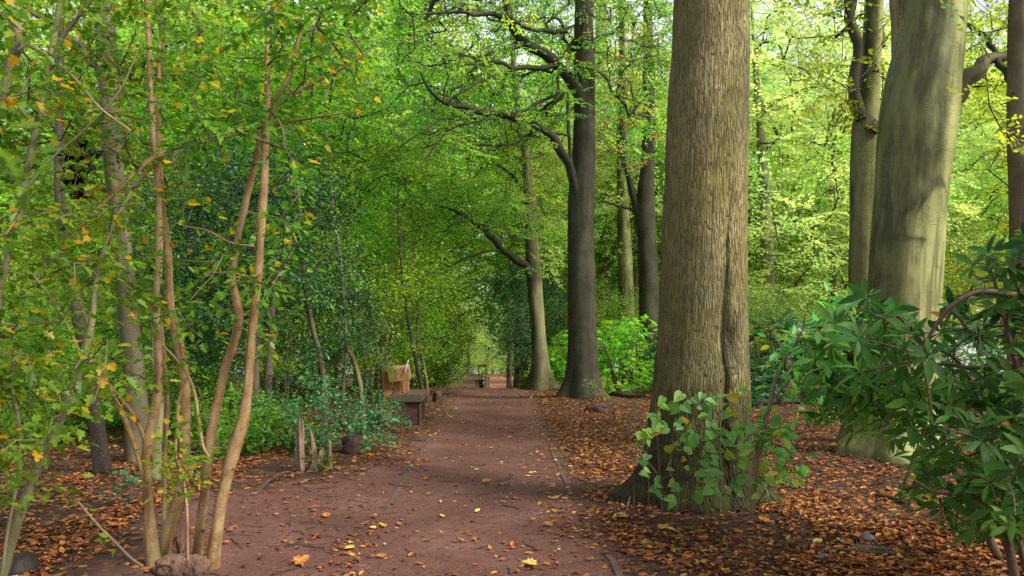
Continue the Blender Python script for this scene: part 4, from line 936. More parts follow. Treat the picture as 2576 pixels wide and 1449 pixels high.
def hawthorn_crown(nodes, att, parent, r, ls=.05, n=15, sp=.14):
    ch, tips, dirs, _ = grow(nodes, att, .16, .03, .022, .0024, .012, int(r.integers(1e6)), .5); mb = MB(); twigs(mb, ch, 5)
    p, d, u, s, rd = cluster(r, tips, dirs, n, sp, ls, .55, .2); rd = np.clip(rd * .9 + .1 * np.repeat(r.random(len(tips)), n), 0, 1)
    scatter(mb, L_LO, p, d, u, s, rd, 1); return mb.build('foliage', [M['twig'], M['haw']], parent, np.array(parent.location))
hawthorn_crown(hn, att, haw, r, .062, 15)

# hawthorn at the left edge, nearer the camera
hb2 = g_at(15, 1440) ; haw2 = empty('hawthorn_bush', hb2, 'leafy grey-stemmed hawthorn leaning in from the left edge', 'bush')
HAW2 = [([(0, 1470, 30), (40, 1330, 27), (75, 1226, 26), (110, 1140, 26), (145, 1074, 26), (175, 1000, 25), (200, 924, 24), (218, 870, 22), (232, 800, 16), (240, 720, 14), (270, 600, 10), (330, 480, 6)], 4.7),
        ([(-20, 900, 24), (0, 724, 21), (22, 640, 20), (45, 550, 20), (70, 425, 19), (90, 325, 19), (115, 205, 18), (142, 60, 17), (150, 0, 16), (160, -150, 12)], 4.5),
        ([(-30, 340, 26), (5, 250, 26), (30, 152, 27), (50, 105, 30), (38, 55, 25), (25, 0, 25), (15, -150, 20)], 4.4),
        ([(112, 215, 14), (135, 150, 13), (160, 90, 13), (195, 45, 11), (240, -20, 9), (280, -120, 5)], 4.5),
        ([(0, 800, 8), (40, 870, 10), (30, 960, 9), (50, 1080, 10), (45, 1200, 10), (20, 1330, 9), (5, 1440, 8)], 4.5),
        ([(150, 1060, 8), (100, 1000, 7), (40, 960, 6), (-20, 950, 5)], 4.6), ([(205, 900, 9), (160, 800, 9), (90, 700, 8), (20, 640, 7), (-30, 610, 5)], 4.65), ([(60, 480, 9), (130, 400, 8), (220, 320, 7), (300, 230, 5), (350, 120, 4)], 4.5),
        ([(40, 100, 10), (120, 140, 9), (190, 200, 9), (250, 270, 8), (330, 330, 5)], 4.5)]
HQ2 = stems(HAW2, haw2, M['bark_grey'])
yd2 = lambda x, y: 4.55 + r.normal(0, .35)
att = np.vstack([region([(-120, -150), (200, -150), (210, 300), (-120, 330)], 60, yd2, r), region([(-120, 330), (200, 330), (260, 760), (-120, 900)], 70, yd2, r), region([(-120, 800), (200, 800), (290, 860), (260, 1010), (120, 1080), (-120, 1060)], 46, yd2, r),
                 region([(-120, 1060), (120, 1060), (190, 1110), (120, 1200), (-120, 1330)], 24, yd2, r)])
hawthorn_crown(np.vstack([Q[::2, :3] for Q in HQ2]), att, haw2, r, .068, 14, .16)

mb = MB(); P = cr(np.array([at(-420, 520, 3.0), at(-200, 470, 2.3), at(-60, 430, 1.95), at(60, 410, 1.8)]), 24); tube(mb, P, np.linspace(.006, .002, 24), 6); mb.build('branch', M['twig'], haw2, hb2)
mb = MB(); nb = 26; tt = P[r.integers(13, 24, nb)] + r.normal(0, .045, (nb, 3)) + [0, 0, -.02]; scatter(mb, L_LO, tt, nrm(r.normal(0, .7, (nb, 3)) + [.7, 0, -.3]), np.array([0, -.5, .8]) + r.normal(0, .35, (nb, 3)), r.uniform(.05, .075, nb), r.random(nb) * .7, 0); mb.build('foliage', M['haw'], haw2, hb2)
# low fallen twig of hawthorn leaves
p0 = g_at(375, 1420); P, R = px_path([(360, 1425, 8), (330, 1405, 8), (290, 1365, 7), (250, 1325, 7), (215, 1285, 6), (190, 1255, 5), (160, 1235, 3)], 5.0)
tw = empty('leafy_twig', p0, 'thin bare twig with a few green leaves slanting out beside the left shrub foot', 'twig'); mb = MB(); Q = cr(np.c_[P, R], 30); tube(mb, Q[:, :3], Q[:, 3], 7); mb.build('stem', M['twig'], tw, p0)
mb = MB(); tt = Q[[10, 11, 13, 20, 26, 28, 29], :3]; p, d, u, s, rd = cluster(r, tt, np.tile([-.5, 0, .5], (7, 1)), 4, .06, .05); scatter(mb, L_LO, p, d, u, s, rd * .85); mb.build('foliage', M['haw'], tw, p0)

# withered hanging leaves
hp = at(200, 350, 6.2); wl = empty('dead_branch', hp, 'broken branch with black withered leaves hanging behind the left stems', 'branch'); mb = MB()
P, R = px_path([(230, 250, 6), (205, 290, 8), (195, 340, 8), (200, 420, 7), (205, 480, 4)], 6.2); tube(mb, cr(np.c_[P, R], 16)[:, :3], cr(np.c_[P, R], 16)[:, 3], 6); mb.build('stem', M['twig_dark'], wl, hp)
mb = MB(); tips = np.array([at(200 + r.normal(0, 10), y, 6.2 + r.normal(0, .03)) for y in np.linspace(360, 480, 16)]); p, d, u, s, rd = cluster(r, tips, np.tile([0, 0, -1.0], (16, 1)), 7, .06, .11, 1.2, 1.2); scatter(mb, L_CU, p, d, u, s, rd); mb.build('withered_foliage', M['withered'], wl, hp)

# ------------------------------------------------------------------ rhododendron at the right
rb = g_at(2500, 1420); rho = empty('rhododendron_bush', rb, 'large glossy long-leaved rhododendron filling the lower right foreground', 'bush')
RS = [([(2560, 1480, 26), (2520, 1300, 24), (2470, 1150, 20), (2400, 1000, 17), (2340, 900, 14), (2290, 820, 9)], 4.9),
      ([(2700, 1450, 26), (2680, 1200, 22), (2640, 950, 19), (2590, 770, 17), (2520, 738, 16), (2450, 737, 15), (2400, 765, 14), (2360, 810, 12), (2330, 860, 9), (2300, 920, 6)], 4.4),
      ([(2540, 1470, 24), (2440, 1250, 20), (2330, 1080, 17), (2220, 960, 13), (2120, 880, 9), (2050, 850, 6)], 5.5),
      ([(2600, 1480, 24), (2610, 1250, 22), (2590, 1050, 18), (2540, 860, 14), (2500, 700, 9)], 4.6),
      ([(2590, 1470, 20), (2520, 1200, 16), (2460, 1000, 13), (2400, 900, 10), (2300, 860, 8)], 5.2), ([(2640, 1480, 20), (2560, 1330, 16), (2450, 1250, 14), (2360, 1240, 10), (2300, 1210, 6)], 4.4),
      ([(2620, 1480, 20), (2580, 1300, 18), (2530, 1100, 15), (2576, 900, 12), (2640, 760, 8)], 5.0), ([(2600, 900, 14), (2520, 920, 13), (2440, 925, 12), (2350, 920, 10), (2280, 1000, 8), (2200, 1080, 5)], 4.8)]
RQ = stems(RS, rho, M['rhodo_stem'])
r = np.random.default_rng(41)
ry = lambda x, y: 5.75 - 1.35 * np.clip((x - 1980) / 650, 0, 1.1) + r.normal(0, .38)
att = np.vstack([region([(1990, 870), (2110, 760), (2200, 735), (2260, 790), (2330, 850), (2300, 1010), (2210, 1060), (2120, 1000), (2020, 960)], 140, ry, r), region([(2020, 980), (2160, 960), (2330, 1000), (2330, 1120), (2180, 1120), (2080, 1060)], 40, lambda x, y: 5.9 + r.normal(0, .3), r),
                 region([(2290, 960), (2420, 700), (2500, 620), (2720, 560), (2720, 1340), (2480, 1330), (2420, 1290), (2340, 1240), (2300, 1150)], 250, ry, r),
                 region([(2280, 1150), (2340, 1150), (2340, 1270), (2260, 1240)], 10, ry, r), region([(2340, 1270), (2480, 1270), (2500, 1330), (2390, 1345)], 8, ry, r), region([(2420, 1180), (2720, 1180), (2720, 1345), (2480, 1335)], 60, ry, r), region([(2350, 830), (2720, 760), (2720, 1300), (2420, 1200)], 60, lambda x, y: 5.6 + r.normal(0, .4), r)])
ch, tips, dirs, _ = grow(np.vstack([Q[10::2, :3] for Q in RQ]), att, .16, .05, .02, .0032, .02, 5); mb = MB(); twigs(mb, ch, 6); sm = MB()
for tp, dv in zip(tips, dirs):
    m = int(r.integers(4, 10)); a = np.linspace(0, 2 * pi, m, endpoint=False) + r.random() + r.normal(0, .15, m); ax = nrm(dv * .45 + np.array([-.12, -.3, .55]) + r.normal(0, .3, 3)); u = nrm(np.cross(ax, [.3, 1, .1])); w = np.cross(ax, u)
    d = np.cos(a)[:, None] * u + np.sin(a)[:, None] * w + ax * r.uniform(-.2, .8, (m, 1)) + np.array([0, 0, -.18]) + r.normal(0, .16, (m, 3)); rd = np.clip(r.uniform(0, .6) ** 1.2 + r.uniform(0, .46, m), 0, 1)
    scatter(sm, L_RO, tp + .01 * d, d, np.repeat(ax[None], m, 0) + r.normal(0, .22, (m, 3)), r.uniform(.10, .16) * r.uniform(.55, 1.25, m), rd, 0, np.full(m, r.uniform(.9, 1.3)), True)
mb.build('branch', M['rhodo_stem'], rho, rb); sm.build('foliage', M['rhodo'], rho, rb)
# curled brown leaves on the rhododendron
for k, (px, py, yy, ang) in enumerate([(2335, 785, 4.75, .2), (2150, 905, 5.1, 1.3), (2500, 1050, 4.3, .4)]):
    mb = MB(); q = at(px, py, yy); scatter(mb, L_RO, [q], [(cos(ang), -.1, sin(ang) * (-1 if k != 1 else 1))], [(0, -1, .5)], .13, .99, 0, np.array([1.0])); tag(mb.build('dead_leaf', M['rhodo'], rho, rb), 'curled orange brown dead leaf')

# sapling between thick trunk and rhododendron
r = np.random.default_rng(43); sb = g_at(1900, 1265); sap = empty('sapling', sb, 'thin-stemmed sapling with soft green and yellow leaves right of the thick trunk', 'sapling')
SS = [([(1893, 1290, 14), (1900, 1180, 13), (1920, 1090, 12), (1938, 1010, 11), (1952, 950, 10), (1975, 900, 9), (2005, 858, 8), (2022, 820, 6), (2025, 790, 4)], 6.1), ([(2005, 858, 5), (2040, 848, 5), (2090, 830, 4), (2120, 815, 3)], 6.0), ([(1940, 1010, 6), (1975, 970, 6), (2010, 935, 5), (2060, 920, 4)], 6.0)]
SQ = stems(SS, sap, M['twig'])
att = np.vstack([region([(1930, 850), (2000, 800), (2140, 700), (2170, 800), (2120, 900), (2060, 1000), (2000, 1060), (1940, 940)], 40, lambda x, y: 6.0 + r.normal(0, .25), r), region([(1900, 1060), (2000, 1020), (2010, 1200), (1930, 1230)], 12, lambda x, y: 6.0 + r.normal(0, .15), r)])
ch, tips, dirs, _ = grow(np.vstack([Q[10::2, :3] for Q in SQ]), att, .12, .05, .015, .002, .006, 9); mb = MB(); twigs(mb, ch, 5); p, d, u, s, rd = cluster(r, tips, dirs, 6, .10, .095, .7, .4); scatter(mb, L_BE, p, d, u, s, rd, 1); mb.build('foliage', [M['twig'], M['lime']], sap, sb)

# heart-leaved shoots round the foot of the thick trunk
r = np.random.default_rng(47); lb = g_at(1730, 1300); sh = empty('basal_shoots', lb, 'heart-shaped green leaves on thin shoots round the foot of the thick trunk', 'shoots')
base = [g_at(x, 1300) for x in np.linspace(1600, 1890, 9)]; tops = [at(x + r.normal(0, 15), y, 6.2 + r.normal(0, .1)) for x, y in zip([1610, 1640, 1670, 1720, 1760, 1800, 1850, 1920, 1960], [1120, 1040, 1010, 1000, 1080, 1010, 980, 1080, 1160])]
nodes = []
for k, (a, b) in enumerate(zip(base, tops)):
    a = a + [0, .1, -.03]; m = (a + b) / 2 + r.normal(0, .05, 3); P = cr(np.array([a, m, b]), 14); mb = MB(); tube(mb, P, np.linspace(.007, .002, 14), 6); mb.build('shoot', M['twig'], sh, lb); nodes.append(P[3:])
att = region([(1600, 1110), (1640, 1020), (1690, 980), (1790, 985), (1850, 955), (1890, 990), (1985, 1060), (1990, 1190), (1900, 1280), (1790, 1240), (1710, 1280), (1610, 1240)], 200, lambda x, y: 6.15 + r.normal(0, .12), r)
ch, tips, dirs, _ = grow(np.vstack(nodes), att, .08, .04, .01, .0016, .004, 3); mb = MB(); twigs(mb, ch, 5); n = len(tips)
d = nrm(np.stack([r.normal(0, .8, n), r.normal(-.3, .5, n), r.normal(-.4, .45, n)], -1)); u = nrm(np.array([0, -.55, .7]) + r.normal(0, .5, (n, 3)))
scatter(mb, L_HE, tips, d, u, r.uniform(.045, .11, n), r.random(n) ** 1.15, 1); mb.build('foliage', [M['twig'], M['lime']], sh, lb)

# ------------------------------------------------------------------ low plants
def low_plant(px, py, n, spread, h, ls, tpl, mat, label, seed, name='low_shrub', cat='shrub', twm='twig', nc=12, wid=None):
    r = np.random.default_rng(seed); b = g_at(px, py); t = empty(name, b, label, cat); nodes = []; mb = MB()
    for k in range(6):
        a = r.uniform(0, 2 * pi); P = cr(np.array([b + [0, 0, -.03], b + [spread * .3 * cos(a), spread * .3 * sin(a), h * .5], b + [spread * .55 * cos(a), spread * .4 * sin(a), h * r.uniform(.6, .9)]]), 8); nodes.append(P); tube(mb, P, np.linspace(.008, .003, 8), 5)
    q = nrm(r.normal(0, 1, (n, 3))) * r.random((n, 1)) ** .35; q[:, 2] = np.abs(q[:, 2]); att = b + q * [spread, spread * .75, h]; att[:, 2] += .05
    lim = gz(att[:, 0], att[:, 1]) + .05; att[:, 2] = np.maximum(att[:, 2], lim)
    ch, tips, dirs, _ = grow(np.vstack(nodes), att, .12, .03, .02, .002, .008, seed); twigs(mb, ch, 4); mb.build('stem', M[twm], t, b)
    mb = MB(); p, d, u, s, rd = cluster(r, tips, dirs, nc, .11, ls); scatter(mb, tpl, p, d, u, s, rd, 0, wid); mb.build('foliage', M[mat], t, b); return t
low_plant(800, 1130, 170, 1.05, .95, .06, L_OV, 'teal', 'bluish green low holly thicket between the broken stems and the bench', 71)
low_plant(930, 1085, 90, .62, .52, .06, L_OV, 'teal', 'low holly spray reaching in front of the bench', 72)
low_plant(655, 1120, 100, .75, .62, .075, L_BE, 'hazel', 'low leafy green plant just right of the pale multi-stemmed shrub', 73)
low_plant(560, 1150, 70, .55, .8, .07, L_BE, 'hazel', 'low leafy plant behind the pale multi-stemmed shrub', 74)
low_plant(150, 1080, 120, 1.2, .55, .07, L_BE, 'teal', 'low dark green ground plants at the left behind the leaning trunk', 75)
low_plant(120, 1035, 150, 1.3, 1.1, .075, L_BE, 'hazel', 'tall leafy undergrowth behind the left edge hawthorn', 91)
low_plant(300, 1045, 150, 1.2, 1.0, .075, L_BE, 'bright', 'bright green undergrowth between the rough brown trunk and the dark leaning trunk', 92)
low_plant(440, 1075, 140, 1.1, 1.0, .075, L_BE, 'hazel', 'leafy undergrowth right of the rough brown trunk', 93)
low_plant(600, 1060, 140, 1.0, 1.0, .07, L_BE, 'holly', 'dark leafy undergrowth under the holly behind the pale stems', 94)
low_plant(40, 1120, 80, .9, .5, .07, L_BE, 'hazel', 'low green plant at the far left edge', 76)
low_plant(470, 1230, 14, .22, .3, .06, L_LO, 'teal', 'small leafy seedling behind the pale hawthorn stems', 77, 'seedling', 'seedling', nc=6)
low_plant(335, 1265, 12, .2, .32, .065, L_LO, 'teal', 'small seedling left of the pale hawthorn stems', 78, 'seedling', 'seedling', nc=5)
low_plant(800, 1185, 14, .2, .2, .045, L_OV, 'hazel', 'tiny green plant at the foot of the broken stems', 79, 'seedling', 'seedling', nc=6)
low_plant(1505, 1005, 12, .3, .55, .08, L_OV, 'bright', 'small leafy shoot at the right foot of the dark crooked-limbed beech', 80, 'seedling', 'seedling', nc=6)
low_plant(1600, 975, 40, .5, .6, .09, L_RO, 'teal', 'small pale green rhododendron left of the thick trunk', 81, 'rhododendron_bush', 'bush', nc=9)
low_plant(2080, 1070, 20, .35, .4, .06, L_OV, 'lime', 'small light green plant in front of the forked beech', 82, 'seedling', 'seedling', nc=7)
low_plant(1820, 1420, 4, .07, .04, .04, L_OV, 'hazel', 'tiny sprout in front of the thick trunk root', 83, 'seedling', 'seedling', nc=5)
low_plant(2450, 1330, 26, .3, .25, .06, L_RO, 'rhodo', 'small rhododendron shoot on the leaf litter at the lower right', 84, 'rhododendron_shoot', 'seedling', nc=5)

# thin leaning saplings at the left of the path
def pole(pts, Y, label, mat='bark_grey', seed=0):
    b = at(pts[0][0], pts[0][1], Y); b[2] = gz(b[0], b[1]); t = empty('sapling', b, label, 'sapling', None); P, R = px_path(pts, Y); bb = P[0].copy(); bb[2] = b[2] - .1; Q = cr(np.c_[np.vstack([bb, P]), np.r_[R[0], R]], 60); mb = MB()
    tube(mb, Q[:, :3], Q[:, 3], 9, 0, .5, lambda TH, S, PP: 1 + .2 * (vnoise(S * 5, np.cos(TH), seed) - .5)); mb.build('trunk', M[mat], t, b)
    r = np.random.default_rng(seed); e = Q[30:, :3]; att = e[r.integers(len(e), size=26)] + r.normal(0, .45, (26, 3)); ch, tips, dirs, _ = grow(e[::2], att, .15, .03, .02, .002, .007, seed); mb = MB(); twigs(mb, ch, 4)
    p, d, u, s, rd = cluster(r, tips, dirs, 14, .2, .07); scatter(mb, L_BE, p, d, u, s, rd, 1); mb.build('crown', [M['twig_dark'], M['hazel']], t, b)
pole([(910, 1005, 14), (902, 950, 13), (888, 900, 12), (873, 870, 11), (868, 800, 10), (862, 720, 9), (855, 640, 8), (840, 540, 6), (830, 430, 4)], 13.0, 'thin pale crooked sapling left of the bench', 'bark_grey', 1)
pole([(818, 1000, 16), (805, 900, 15), (785, 820, 13), (770, 740, 12), (755, 640, 10), (745, 520, 8), (740, 400, 5)], 12.2, 'dull brown sapling trunk in the dark holly left of the crooked sapling', 'bark_old', 2)
pole([(962, 945, 10), (945, 860, 10), (928, 780, 9), (915, 720, 8), (900, 620, 6)], 16.5, 'dark leaning sapling just behind the bench backrest', 'bark_dark', 3)
pole([(1062, 985, 12), (1045, 900, 11), (1030, 820, 9), (1018, 740, 8), (1005, 600, 6), (1000, 480, 4)], 17, 'dark sapling leaning left beyond the bench', 'bark_dark', 4)
pole([(1075, 975, 8), (1062, 900, 8), (1050, 830, 7), (1052, 760, 6), (1030, 600, 4)], 18, 'thin brown twin sapling right of the dark leaning one', 'bark_old', 5)

# ------------------------------------------------------------------ broken stems, stump, logs, sticks, stones
def spike(parent, px, py0, py1, w, Y, lean, mat, sd, name='broken_stem'):
    a = at(px, py0, Y); b = at(px + lean, py1, Y); r = np.random.default_rng(sd); mb = MB(); W = rad_at(w, Y)
    for q in range(4):
        off = np.array([r.normal(0, W * .45), r.normal(0, W * .45), 0]); e = b + off * .8; e[2] -= (0 if q == 0 else r.uniform(.02, .45)) * (b[2] - a[2])
        t = np.linspace(-.15, 1, 22)[:, None]; P = a + off + (e - a - off) * t; P[:, 0] += .008 * np.sin(t[:, 0] * 4 + sd); P[:, :2] += r.normal(0, W * .06, (22, 2))
        R = W * r.uniform(.5, .75) * np.interp(t[:, 0], [-.15, 0, .2, .75, .9, 1], [1.9, 1.5, 1.1, .85, .6, .05]); tube(mb, P, R, 14, 0, .5, lambda TH, S, PP, q=q: 1 + .7 * (vnoise(np.cos(TH) * 2.5 + 9, np.sin(TH) * 2.5 + S * 3 + sd + q, sd + q) - .5) + .25 * (vnoise(TH * 4, S * 16, sd) - .5))
    return mb.build(name, mat, parent, np.array(parent.location))
for k, (px, y1, w_) in enumerate([(446, 1345, 22), (462, 1318, 18), (474, 1372, 20), (440, 1395, 18)]): spike(haw, px, 1445, y1, w_, 5.42 - .03 * k, -4 + 3 * k, M['stump_red'], 20 + k, 'rotten_shard')
sb_ = g_at(790, 1190); bs = empty('broken_stump', sb_, 'cluster of jagged bare broken stems left of the path', 'stump')
for k, (px, y0, y1, w, le) in enumerate([(757, 1200, 1046, 14, -8), (762, 1200, 1050, 12, -2), (793, 1170, 1078, 15, -11), (803, 1160, 1125, 10, 6), (826, 1185, 1103, 16, 4), (815, 1190, 1140, 18, 2), (790, 1205, 1165, 22, 0)]): spike(bs, px, y0, y1, w, 8.75 + .08 * (k % 3), le, M['stump'], k + 3)
def blob(name, mat, loc, sc, label, cat, seed, rough=.3, group=None, flat_top=False):
    u = np.linspace(0, 2 * pi, 40, endpoint=False); v = np.linspace(-.5 * pi, .5 * pi, 22); U, Vv = np.meshgrid(u, v); n = fbm(np.cos(U) * np.cos(Vv) * 2 + 5, np.sin(U) * np.cos(Vv) * 2 + Vv * 1.7 + seed, seed)
    rr = 1 + rough * 2 * (n - .5); X = np.cos(U) * np.cos(Vv) ** (.35 if flat_top else .8) * rr * sc[0]; Y = np.sin(U) * np.cos(Vv) ** (.35 if flat_top else .8) * rr * sc[1]; Z = np.sin(Vv) * rr * sc[2]; mb = MB(); i = np.arange(21)[:, None] * 40; j = np.arange(40)[None]; j2 = (j + 1) % 40
    mb.add(np.stack([X, Y, Z], -1).reshape(-1, 3), np.stack([i + j, i + j2, i + 40 + j2, i + 40 + j], -1).reshape(-1, 4)); o = mb.build(name, mat, None, (0, 0, 0)); o.location = tuple(loc); return tag(o, label, cat, group)
blob('tree_stump', M['stump_dark'], g_at(882, 1140) + [0, 0, .09], (.115, .1, .13), 'squat reddish brown cut stump beside the broken stems', 'stump', 5, .2, flat_top=True)
blob('rotten_log', M['black_wood'], g_at(40, 1440) + [0, 0, .02], (.13, .12, .1), 'black charred lump of wood at the bottom left corner', 'log', 6, .25)
blob('tree_stump', M['stump_dark'], g_at(1505, 1035) + [0, 0, .03], (.24, .2, .13), 'low rotten stump heaped with pale leaves right of the dark beech', 'stump', 8, .35)
blob('small_stump', M['stump_dark'], g_at(1100, 1010) + [0, 0, .08], (.1, .1, .15), 'small dark stump beyond the bench', 'stump', 9, .3, flat_top=True)
blob('stone', M['stone'], g_at(2182, 1362) + [0, 0, .02], (.055, .04, .035), 'grey stone beside the stick at the lower right', 'stone', 10, .2)
blob('stone', M['stone'], g_at(2070, 1405) + [0, 0, .005], (.05, .035, .022), 'flat grey stone at the bottom right near the stick', 'stone', 12, .2)
def stick(pts, w, mat, label, name='fallen_stick', cat='stick', lift=.02, dz=None):
    P = np.array([g_at(*q) for q in pts]); P[:, 2] += lift if dz is None else np.array(dz); Q = cr(P, 34); R = np.interp(np.linspace(0, 1, 34), [0, .1, .8, 1], [.7, 1, .75, .25]) * w / 2; mb = MB(); s = int(pts[0][0])
    tube(mb, Q, R, 10, 0, .5, lambda TH, S, PP: 1 + .3 * (vnoise(S * 8 + s, np.cos(TH), s) - .5), cap=True); o = mb.build(name, mat, None, P[0]); return tag(o, label, cat)
stick([(640, 1245), (680, 1222), (720, 1207), (758, 1200)], .05, M['stump_dark'], 'curved grey root arching over the ground left of the broken stems', 'exposed_root', 'root', dz=[.0, .06, .08, .02])
stick([(1950, 1372), (2030, 1380), (2100, 1388), (2180, 1396), (2290, 1402)], .035, M['twig_dark'], 'long dark stick lying on the leaves at the bottom right')
stick([(2140, 1385), (2200, 1388), (2260, 1392)], .05, M['twig_dark'], 'short dark stick overlapping the long one at the bottom right')
stick([(2205, 1252), (2240, 1258), (2280, 1272)], .05, M['twig_dark'], 'curved brown stick under the rhododendron')
stick([(1500, 995), (1560, 999), (1625, 1002)], .16, M['bark_dark'], 'dark fallen log left of the thick trunk', 'fallen_log', 'log', .06)
stick([(1880, 1022), (1960, 1018), (2050, 1016)], .15, M['bark_dark'], 'dark fallen log right of the thick trunk', 'fallen_log', 'log', .06)
stick([(1170, 976), (1120, 992), (1090, 996)], .08, M['stump_dark'], 'dark root at the left of the path near the crest', 'exposed_root', 'root', .03)
stick([(1575, 1290), (1590, 1255), (1612, 1215)], .014, M['twig'], 'dry brown stalk leaning at the left foot of the thick trunk', 'dry_stalk', 'stalk', dz=[.0, .08, .2])
stick([(980, 1222), (1020, 1228), (1042, 1232)], .012, M['twig_dark'], 'thin dark twig lying across the left edging board')

# ------------------------------------------------------------------ bench
def box(mb, c, s, rot=(0, 0, 0), bev=.006, mat=0):
    """bevelled box"""
    from mathutils import Euler, Matrix
    import bmesh
    bm = bmesh.new(); bmesh.ops.create_cube(bm, size=1); bmesh.ops.scale(bm, vec=s, verts=bm.verts)
    bmesh.ops.bevel(bm, geom=list(bm.edges), offset=bev, segments=2, affect='EDGES', profile=.6)
    bmesh.ops.rotate(bm, cent=(0, 0, 0), matrix=Euler(rot).to_matrix(), verts=bm.verts); bmesh.ops.translate(bm, vec=c, verts=bm.verts); bm.verts.ensure_lookup_table()
    V = np.array([v.co[:] for v in bm.verts]); b = None
    for f in bm.faces:
        idx = [v.index for v in f.verts]
        if b is None: b = mb.n; mb.add(V, [idx], mat, smooth=False)
        else: mb.addmore([idx], mat, .5, b, False)
    bm.free()
bz = float(gz(-1.8, 14)); bench = empty('bench', (-1.80, 14.0, bz), 'rustic timber bench with orange plank back and mossy seat left of the path', 'bench'); bench.rotation_euler = (0, 0, radians(2))
def bpart(name, mat, boxes, lab=None, par=bench):
    mb = MB()
    for bx in boxes: box(mb, *bx)
    o = mb.build(name, mat, par)
    if lab: o['label'] = lab
    return o
bpart('seat', M['wood_seat'], [((0, .02, .455), (.54, 1.18, .13), (0, 0, 0), .012)])
bpart('leg', M['slab_red'], [((.015, -.46, .185), (.46, .07, .43), (0, 0, 0), .008)]); bpart('leg', M['slab_red'], [((.015, .50, .185), (.46, .07, .43), (0, 0, 0), .008)])
bpart('front_post', M['wood_seat'], [((.235, -.475, .19), (.03, .09, .42), (0, 0, 0), .004)])
bpart('back_plank', M['wood_orange'], [((-.32, -.42, .45), (.14, .12, .92), (0, 0, .1), .012)]); bpart('back_plank', M['wood_orange'], [((-.17, -.36, .42), (.13, .13, .80), (0, 0, -.05), .012)])
bpart('back_plank', M['wood_orange'], [((-.075, -.1, .62), (.06, .16, .42), (0, 0, .1), .01)]); bpart('back_plank', M['wood_tan'], [((-.04, .16, .62), (.05, .12, .42), (0, 0, 0), .01)])
bpart('back_plank', M['wood_orange'], [((-.2, .2, .45), (.1, .3, .9), (0, 0, 0), .01)], 'plank at the far end of the backrest')
bpart('head_block', M['wood_moss'], [((-.245, -.52, .86), (.12, .2, .25), (radians(6), radians(-8), 0), .01)], 'block end green with moss'); bpart('head_block', M['wood_tan'], [((-.06, -.5, .875), (.245, .22, .235), (radians(10), radians(-6), 0), .016)], 'square sawn block bolted to the top of the backrest')
bpart('metal_strip', M['metal'], [((0.02, -.64, 1.0), (.02, .012, .21), (radians(-8), radians(14), 0), .003)], 'pale metal strip sticking up from the backrest block')

# ------------------------------------------------------------------ far end of the path: timber frame, rail, person
fy = 76.0
def far_x(px): return (px - CX) / F * fy
gf = float(gz(far_x(1214), fy)); fr = empty('timber_frame', (far_x(1214), fy, gf), 'tall orange brown timber frame at the far end of the path', 'gateway')
hgt = CAMZ - (916 - HOR) / F * fy - gf; wx = far_x(1226) - far_x(1204)
bpart('post', M['wood_orange'], [((-wx / 2 + .07, 0, hgt / 2 - .1), (.15, .15, hgt + .2), (0, 0, 0), .01)], par=fr); bpart('post', M['wood_orange'], [((wx / 2 - .07, 0, hgt / 2 - .1), (.15, .15, hgt + .2), (0, 0, 0), .01)], par=fr)
bpart('crossbeam', M['wood_orange'], [((0, 0, hgt - .14), (wx - .3, .12, .3), (0, 0, 0), .01)], par=fr)
pr = empty('rail_barrier', (far_x(1224), fy - 2, float(gz(far_x(1224), fy - 2))), 'pale wooden rail barrier beside the person at the far end', 'barrier'); k = (fy - 2) / F
ptop = CAMZ - (945 - HOR) * k - pr.location[2]
for sx in (-.06, .26): bpart('post', M['wood_pale'], [((sx, 0, ptop / 2 - .1), (.17, .12, ptop), (0, 0, 0), .01)], par=pr)
for zz in (ptop - .03, ptop - .62): bpart('rail', M['wood_pale'], [((-.0 - (.12 if zz < ptop - .3 else -.05), -.08, zz), (.66, .06, .2), (0, 0, 0), .01)], par=pr)
db = empty('dark_rail', (far_x(1203), fy - 1.6, float(gz(far_x(1203), fy - 1.6))), 'short dark rail fence left of the person at the far end', 'barrier')
for sx in (-.1, .2): bpart('post', M['black_wood'], [((sx, 0, ptop * .38), (.1, .1, ptop * .76), (0, 0, 0), .01)], par=db)
for zz in (ptop * .74, ptop * .3): bpart('rail', M['black_wood'], [((.05, -.08, zz), (.5, .05, .11), (0, 0, 0), .01)], par=db)

